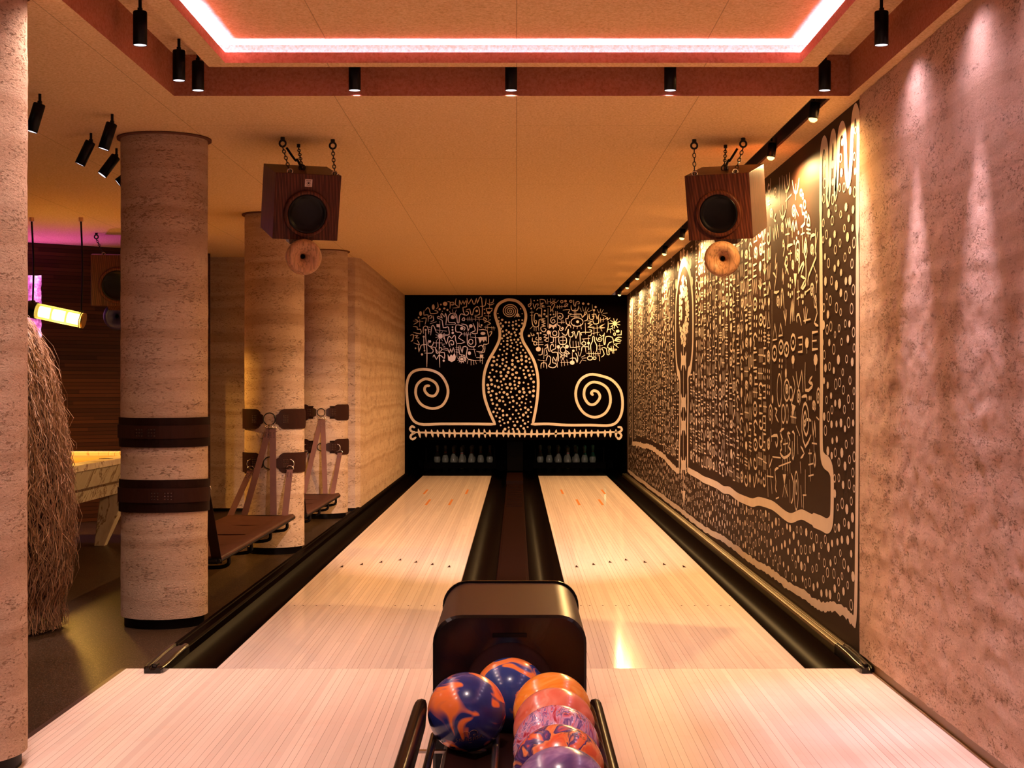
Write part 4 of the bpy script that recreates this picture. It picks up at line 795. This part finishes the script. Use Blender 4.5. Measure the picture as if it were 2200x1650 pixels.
speaker((1.2365, 8.951, 2.4607), R(-21.9), R(15.1), .38, .391, 'oak cube loudspeaker with a round wooden horn, hung against the side mural',
        [((-.135, -.175, .19), (1.035, 8.86, CZ)), ((.105, -.175, .19), (1.312, 8.80, CZ))], ((1.245, 9.06, CZ), (.005, -.02, .19), (1.29, 8.88, CZ-.05)), -1, False, 'oaklight', (-.30, -1, -.20), (1.180, 8.76, 2.107))
MT['blueplastic'] = mat('navy_horn', (.03, .025, .10), .35)
X3, Y3 = at(252, 600, 14.3)[0], 14.3
speaker((X3, Y3, at(252, 601, 14.3)[2]), R(14), R(6), .47, .42, 'large dim loudspeaker with a navy horn, in front of the wood-clad wall',
        [((-.12, -.18, .235), (X3-.17, Y3-.1, CZ)), ((.14, -.18, .235), (X3+.14, Y3-.1, CZ))], None, 1, False, 'blueplastic', (.3, -1, -.1))
# ------------------------------------------------------------------ ball return
BX = -.021; FZ = 4.6
br = thing('ball_return', 'dark ball return machine with rounded hood and two-sided ball rack', 'ball return', (BX, FZ, 0)); 
def rrect(w_, zt, zb_, r, n=8):
    pts = [(-w_, zb_), ]; pts = [(w_, zb_)]
    pts += [(w_-r+r*cos(a), zt-r+r*sin(a)) for a in [pi/2*k/n for k in range(n+1)]]
    pts += [(-w_+r-r*sin(a), zt-r+r*cos(a)) for a in [pi/2*k/n for k in range(n+1)]]; pts += [(-w_, zb_)]; return pts
zt = .678
b = MB(); prof = rrect(.2325, zt, .0, .085); b.prism(prof[::-1], .0, .76, 0, True)
o = b.build('hood', MT['hood'], br, None); e = o.modifiers.new('edge', 'EDGE_SPLIT'); e.split_angle = R(35)
b = MB(); b.loft([[(x*s, y, zt/2+(z-zt/2)*s2) for x, z in prof][::-1] for y, s, s2 in ((.755, 1.0, 1.0), (.755, 1.03, 1.02), (.775, 1.03, 1.02), (.775, 1.0, 1.0))], 0, False); b.build('rear_flange', MT['blackgloss'], br)
# front panel with real round opening
n = 56; hc = (0, .462); hr = .134; out = []
pr = prof
def ray(a):                                                         # outline point in direction a from hole centre
    d = V((cos(a), sin(a))); best = None
    for i in range(len(pr)):
        p1, p2 = V(pr[i])-V(hc), V(pr[(i+1) % len(pr)])-V(hc); e_ = p2-p1; den = d.x*e_.y-d.y*e_.x
        if abs(den) < 1e-9: continue
        t_1 = (p1.x*e_.y-p1.y*e_.x)/den; s_1 = (p1.x*d.y-p1.y*d.x)/den
        if t_1 > 0 and -1e-6 <= s_1 <= 1+1e-6 and (best is None or t_1 < best): best = t_1
    return (hc[0]+d.x*best, hc[1]+d.y*best)
angs = sorted(set([2*pi*k/n for k in range(n)]+[math.atan2(z-hc[1], x-hc[0]) % (2*pi) for x, z in pr]))
ou = [ray(a) for a in angs]; inn = [(hc[0]+hr*cos(a), hc[1]+hr*sin(a)) for a in angs]
b = MB(); rings = [[(x, y, z) for x, z in rr] for rr, y in ((inn, .10), (inn, -.006), ([(x*.965, hc[1]+(z-hc[1])*.965) for x, z in ou], -.010), ([(x, z) for x, z in ou], -.002), (ou, .004))]
b.loft(rings, 0, False, False); b.build('front_panel', MT['blackgloss'], br)
MB().lathe([(0, 0), (.134, 0)], 40, 0, M.Translation((0, .10, .462)) @ M.Rotation(R(90), 4, 'X')).build('opening_back', MT['pit'], br)
b = MB()                                                            # faint raised maker plate on the panel
b.box(-.052, .052, -.013, -.009, .612, .624); b.build('name_plate', MT['black'], br)
# side rails: rounded bars from the machine towards the player
for s, x in ((-1, -.2455), (1, .2425)):
    b = MB(); rings = []
    for y, k_, dz in ((-.305, .35, .0), (-.33, .8, 0), (-.38, 1, 0), (-1.70, 1, 0)):
        pr_ = [(-.016, -.055), (-.020, .0), (-.014, .014), (0, .018), (.012, .013), (.016, 0), (.012, -.055)]
        rings.append([(x+a*k_*1.1, y, .478+c_*k_+dz) for a, c_ in pr_])
    b.loft(rings, 0, True); b.build('side_rail', MT['railbar'], br)
    b = MB(); b.cyl((x*.86, -.33, .388), (x*.86, -1.70, .388), .011); b.build('ball_rod', MT['blackgloss'], br)
[MB().cyl((x_, -.31, .385), (x_, -1.7, .385), .010).build('ball_rod', MT['steel'], br) for x_ in (-.036, .035)]
b = MB(); b.prism([(-.185, .34), (-.17, .372), (-.09, .352), (-.03, .374), (.03, .374), (.09, .352), (.17, .372), (.185, .34)][::-1], -1.7, -.02, 0, False); b.build('tray', MT['leather'], br)
b = MB(); b.box(-.19, .19, -1.55, 0, 0, .34); b.build('pedestal', MT['blackgloss'], br, None, .02)
[MB().box(-.255, .255, y, y+.02, .355, .362).build('cross_brace', MT['steel'], br) for y in (-.40, -1.0, -1.6)]
# balls
ORG = (.86, .20, .045); NVY = (.012, .018, .11)
bm = {
 'navy1': m_swirl('navy_orange_swirl', [(.36, NVY), (.50, (.02, .03, .16)), (.53, ORG), (.585, (.80, .16, .04)), (.605, NVY), (.68, (.05, .06, .22)), (.80, (.30, .28, .48))], 5.4, 1, 3.9),
 'navy2': m_swirl('navy_amber_swirl', [(.42, (.015, .04, .20)), (.54, (.02, .05, .24)), (.56, (.85, .24, .05)), (.66, (.80, .19, .04)), (.69, (.02, .02, .12))], 6.0, 1, 6.3),
 'orange': m_swirl('orange_pearl', [(.3, (.88, .20, .015)), (.5, (.92, .30, .03)), (.62, (.95, .40, .08)), (.75, (.90, .24, .02))], 9, 2, 2.2),
 'coral': m_swirl('coral_pearl', [(.3, (.62, .10, .05)), (.5, (.78, .20, .12)), (.65, (.84, .36, .25))], 7, 2, 3.1),
 'lilac': m_swirl('lilac_purple_marble', [(.34, (.40, .03, .05)), (.42, (.62, .20, .30)), (.47, (.60, .34, .50)), (.50, (.10, .05, .22)), (.53, (.58, .30, .46)), (.58, (.62, .10, .10)), (.62, (.16, .06, .26)), (.68, (.50, .22, .40))], 11, 2, 5.0, stretch=(1.8, .6, .8)),
 'copper': m_swirl('copper_navy_marble', [(.38, (.70, .10, .03)), (.47, (.80, .24, .08)), (.51, (.03, .02, .10)), (.57, (.12, .05, .18)), (.60, (.72, .09, .03)), (.72, (.80, .22, .06))], 8, 2, 8.8, stretch=(1.3, .7, 1)),
 'purple': m_swirl('purple_pearl', [(.35, (.10, .05, .16)), (.5, (.20, .11, .26)), (.62, (.34, .22, .38)), (.7, (.12, .05, .16))], 7, 2, 4.4)}
ink = mat('gold_engraving', (.45, .22, .08), .4, .4)
balls = [('navy1', -.138, 4.20, 'navy and orange swirled ball with gold lettering on the left side of the rack'), ('navy2', -.018, 4.43, 'blue ball with orange swirls just coming out of the round opening'),
 ('orange', .098, 4.20, 'bright orange pearl ball, farthest of the right-hand row'), ('coral', .099, 3.982, 'coral pink ball between the orange and the lilac ball'), ('lilac', .099, 3.764, 'lilac, purple and red marbled ball in the right-hand row'),
 ('copper', .098, 3.546, 'copper red and navy marbled ball in the right-hand row'), ('purple', .097, 3.328, 'purple pearl ball, nearest of the right-hand row at the frame edge')]
for nm, x, y, lab in balls:
    b = MB(); nu, nv = 64, 40; hx = {'navy1': [(.55, 2.4), (.55, 2.8), (.95, 2.6)]}.get(nm, [(2.2, 1), (2.2, 1.4), (2.5, 1.2)])
    rings = [[(.108*sin(pi*j/nv)*cos(2*pi*i/nu), .108*sin(pi*j/nv)*sin(2*pi*i/nu), .108*cos(pi*j/nv)) for i in range(nu)] for j in range(1, nv)]
    b.loft(rings, 0, True, True); 
    t = thing('bowling_ball', lab, 'bowling ball', (x, y, .470), group='house balls on the rack'); o = b.build('shell', bm[nm], t); o.rotation_euler = (0, 0, 0)
    b = MB()
    for th, ph in hx:
        d = V((sin(th)*cos(ph), sin(th)*sin(ph), cos(th))); b.cyl(d*.1076, d*.1083, .012, n=16)
    b.build('finger_holes', MT['pit'], t)
    if nm in ('navy1', 'lilac', 'copper'):                          # gold engraved script and loops
        b = MB(); base = V((.10, -.86, -.50)) if nm == 'navy1' else V((.35, -.35, .87)); base.normalize(); uu = V((1, 0, .10)).cross(base).normalized(); rr = base.cross(uu).normalized()
        if nm == 'navy1': rr = (V((1, 0, .16))-base*base.dot(V((1, 0, .16)))).normalized(); uu = rr.cross(base)
        def on(u_, v_): return (base*.108+rr*u_+uu*v_*(-1)).normalized()*.1084
        if uu.z > 0:
            def on(u_, v_): return (base*.108+rr*u_+uu*v_).normalized()*.1084
        S = []
        for cx_, q_ in ((-.008, .0115), (.014, .0115)): S.append([(cx_+q_*cos(a*pi/7), .018+q_*.8*sin(a*pi/7)) for a in range(-1, 9)]); S.append([(cx_+.003*cos(a*pi/6)*a/10, .013+.003*sin(a*pi/6)*a/10) for a in range(14)])
        xx = -.040
        for ch in ('M', 'A', 'S', 'T', 'R', 'A', 'A')[:0] or range(8):
            S.append([(xx, -.006), (xx+.0025, .005), (xx+.004, -.004), (xx+.0065, .006), (xx+.0075, -.006)] if ch % 2 else [(xx+.006, .005), (xx+.001, .003), (xx+.006, -.003), (xx, -.006)]); xx += .0098
        S.append([(-.044, -.011), (0, -.014), (.044, -.009)])
        for q_ in S: b.tube([on(*a) for a in q_], .00045, 4)
        b.build('engraving', ink, t)
# ------------------------------------------------------------------ left background: pool table, tube lamp, raffia figure, lit panel
pt = thing('pool_table', 'marble pool table with tapered legs behind the shaggy raffia form', 'pool table', (-3.93, 12.2, 0))
hx, hy = .735, 1.45; b = MB(); zt = .80
b.box(-hx, hx, -hy, -hy+.14, zt-.05, zt); b.box(-hx, hx, hy-.14, hy, zt-.05, zt); b.box(-hx, -hx+.14, -hy+.14, hy-.14, zt-.05, zt); b.box(hx-.14, hx, -hy+.14, hy-.14, zt-.05, zt); b.build('rail_top', MT['marble'], pt, None, .006)
b = MB(); b.box(-hx+.14, hx-.14, -hy+.14, hy-.14, zt-.06, zt-.035); b.build('playing_bed', mat('mustard_cloth', (.30, .18, .07), .9, spec=0), pt)
b = MB(); b.loft([[(sx*(hx-a), sy*(hy-a), z) for sx, sy in ((-1, -1), (1, -1), (1, 1), (-1, 1))] for a, z in ((.10, zt-.20), (.02, zt-.05))], 0, False); b.build('apron', MT['marble'], pt)
b = MB(); b.loft([[(sx*(hx-a), sy*(hy-a-.3), z) for sx, sy in ((-1, -1), (1, -1), (1, 1), (-1, 1))] for a, z in ((.24, zt-.34), (.18, zt-.20))], 0, False); b.build('undercarriage', MT['marble'], pt)
for sx in (-1, 1):
    for sy in (-1, 1):
        b = MB(); X_, Y_ = sx*(hx-.30), sy*(hy-.42)
        b.loft([[(X_+a*w_+sx*o_, Y_+c_*w_+sy*o_*.2, z) for a, c_ in ((-1, -1), (1, -1), (1, 1), (-1, 1))] for w_, z, o_ in ((.045, 0, -.12), (.13, zt-.20, .05))], 0, False); b.build('leg', MT['marble'], pt, None, .006)
[MB().cyl((sx*(hx-.10), sy, zt-.004), (sx*(hx-.10), sy, zt+.001), .055, n=20).build('pocket', MT['pit'], pt) for sx in (-1, 1) for sy in (-hy+.1, 0, hy-.1)]
# tube pendant lamp
lp = at(67, 665, 12.9); rp = at(180, 689, 12.9); lm = thing('tube_pendant_lamp', 'glowing ribbed glass tube lamp on two cords over the pool table', 'pendant lamp', ((lp[0]+rp[0])/2, 12.9, (lp[2]+rp[2])/2))
O_ = V(lm.location); A, B = V(lp)-O_, V(rp)-O_; d = (B-A).normalized()
mg = mat('amber_ribbed_glass', (1, .85, .5), .12, trans=.9, emit=(1, .70, .10), es=.25)
b = MB(); n = 48; rings = [[tuple((A+d*((B-A).length*j)+V((0, 1, 0))*(.062+.003*cos(k*pi))*cos(2*pi*k/n)+d.cross(V((0, 1, 0)))*(.062+.003*cos(k*pi))*sin(2*pi*k/n))) for k in range(n)] for j in (.08, .97)]
b.loft(rings, 0, True, False); b.build('glass_tube', mg, lm)
tb = mat('tube_filament', (1, .8, .4), .5, emit=(1, .78, .28), es=5)
b = MB()
for u0, u1 in ((.16, .36), (.42, .64), (.70, .92)): b.cyl(A.lerp(B, u0), A.lerp(B, u1), .030, n=16)
b.build('glowing_core', tb, lm)
b = MB(); b.cyl(A-d*.03, A+d*.05, .072, n=32); b.build('end_disc', MT['blackgloss'], lm)
b = MB(); b.cyl(B-d*.012, B+d*.004, .066, n=32); b.build('end_cap', mat('brass_cap', (.5, .33, .1), .3, 1), lm)
for px, P_ in ((68, A.lerp(B, .03)), (174, A.lerp(B, .95))):
    b = MB(); c_ = V(((px-1110)*12.9/F, 12.9, CZ-.001))-O_; b.tube(crom([c_-V((0, 0, .03)), c_*.5+P_*.5+V((.012, 0, 0)), P_+V((0, 0, .07))], 4), .008, 6); b.build('cord', MT['black'], lm)
    b = MB(); b.cyl(c_, c_-V((0, 0, .035)), .020, n=12); b.build('ceiling_cup', mat('pink_brass', (.6, .35, .25), .3, .8), lm)
    b = MB(); torus(b, P_, .068, .004, tuple(d)); b.box(P_.x-.02, P_.x+.02, P_.y-.01, P_.y+.01, P_.z+.058, P_.z+.08); b.build('clamp', MT['brass'], lm)
l = bpy.data.lights.new('tube_glow', 'POINT'); l.energy = 5; l.color = (1, .52, .09); l.shadow_soft_size = .1; o = bpy.data.objects.new('tube_glow', l); C.objects.link(o); o.parent = lm; o.location = (0, 0, -.12)
spot('tube_downlight', (lm.location.x, 12.9, lm.location.z-.12), (lm.location.x, 12.9, 0), 130, (1, .50, .08), 172, .12, .1)
# raffia figure: dense shaggy strands over a rounded body
rf = thing('raffia_figure', 'shaggy straw-covered figure half hidden by the cut-off column', 'straw figure', (-3.03, 8.6, 0))
fm = mat('raffia_strands', rough=.6, spec=.3); g = G(fm); g.col(g.mix(g.noise(g.map((30, 30, .6)), 1, 3), (.075, .022, .008), (.50, .28, .15)))
prof = [(.38, .10), (.46, .25), (.49, .50), (.49, .72), (.465, .95), (.435, 1.2), (.38, 1.45), (.33, 1.6), (.24, 1.76), (.14, 1.87), (.05, 1.92), (0, 1.93)]
b = MB(); b.lathe([(r_*.86, z) for r_, z in prof], 32); b.build('body', mat('straw_core', (.06, .022, .012), .9), rf)
def prad(z):
    for i in range(len(prof)-1):
        if prof[i][1] <= z <= prof[i+1][1]: q = (z-prof[i][1])/(prof[i+1][1]-prof[i][1]); return prof[i][0]+(prof[i+1][0]-prof[i][0])*q
    return prof[0][0] if z < prof[0][1] else 0
b = MB(); r_ = random.Random(2)
for k in range(9000):
    a = r_.uniform(0, 2*pi); z = 1.92-1.75*r_.random()**.85; L_ = r_.uniform(.16, .42); ph = r_.uniform(0, 6); wv = r_.uniform(.010, .055); out = r_.uniform(.0, .045)*(1.7 if r_.random() < .1 else 1); da = r_.uniform(-.28, .28); rr = prad(z)*.88
    pts = []; n = 6
    for i in range(n):
        u = i/(n-1); zz = z-L_*u; R_ = max(prad(max(zz, .1)), rr)*.96+out*sin(u*2.2)+wv*sin(ph+u*7)*.5+(0 if zz > .1 else .02); aa = a+da*u+wv*1.4*sin(ph*2+u*6)
        pts.append(V((R_*cos(aa), R_*sin(aa), max(zz, .012))))
    w_ = r_.uniform(.0018, .0042); t1 = V((-sin(a), cos(a), 0))*w_; t2 = V((cos(a), sin(a), 0))*w_
    rings = [[tuple(q+t1*(1-.5*i/n)), tuple(q-t1*(1-.5*i/n)), tuple(q+t2*(1-.5*i/n)*.8)] for i, q in enumerate(pts)]
    b.loft(rings, 0, False, False)
o = b.build('straw_strands', fm, rf); o['kind'] = 'stuff'
# crumpled lit panel hung on the wood wall
pm = mat('violet_lit_sheet', rough=.5); g = G(pm); nn = g.noise(g.map(), 9, 6, .7); cc = g.ramp(nn, [(.35, (.16, .02, .12)), (.5, (.55, .12, .42)), (.65, (.92, .62, .80))]); g.col(cc)
g.nt.links.new(cc, g.b.inputs['Emission Color']); g.b.inputs['Emission Strength'].default_value = .9
wl = lambda px: None
b = MB(); vs_, fs = [], []; nx, nz = 24, 30
for i in range(nx+1):
    for j in range(nz+1):
        u, v = i/nx, j/nz; x = -.42+.62*u+.012*noise.noise(V((j*.4, 1, 0))); z = .62*v+.01*noise.noise(V((i*.4, 5, 0))); vs_.append((x, -.02*noise.noise(V((u*6, v*6, 3)))-.012, z))
for i in range(nx):
    for j in range(nz): a = i*(nz+1)+j; fs.append((a, a+nz+1, a+nz+2, a+1))
b.add(vs_, fs, 0, True); b.box(-.42, .20, 0, .02, 0, .62)
ang = math.atan2(a1.y-a0.y, a1.x-a0.x); pc = a0+(a1-a0)*((-4.93+7.6)/(4.3))
o = tag(b.build('lit_sheet', pm), 'crumpled violet glowing sheet on the dark wood wall, behind the tube lamp', 'wall panel'); o.location = (-4.90, 15.03, H+.5-.0); o.rotation_euler = (0, 0, ang)
# ------------------------------------------------------------------ remaining room light
spot('violet_uplight', (-4.75, 14.75, 1.75), (-4.6, 14.5, 2.8), 22, (.85, .10, 1), 110, .8, .05)
point('violet_room_glow', (-5.7, 13.3, 2.45), 3, (.80, .10, 1)); point('pit_glow', (1.5, 26.0, .5), .10, (.2, 1, .55), .03)
spot('blue_floor_wash', (-4.6, 14.2, 2.7), (-4.4, 14.0, 0), 40, (.3, .2, 1), 70)
for x_, y_ in ((-1.2, -1.2), (.9, -1.2), (-3.6, 1.5), (-3.6, 5.5)): point('unseen_fill', (x_, y_, 2.45), P_ROOM, PINK, .12)  # added soft fill points, out of view and without fixtures
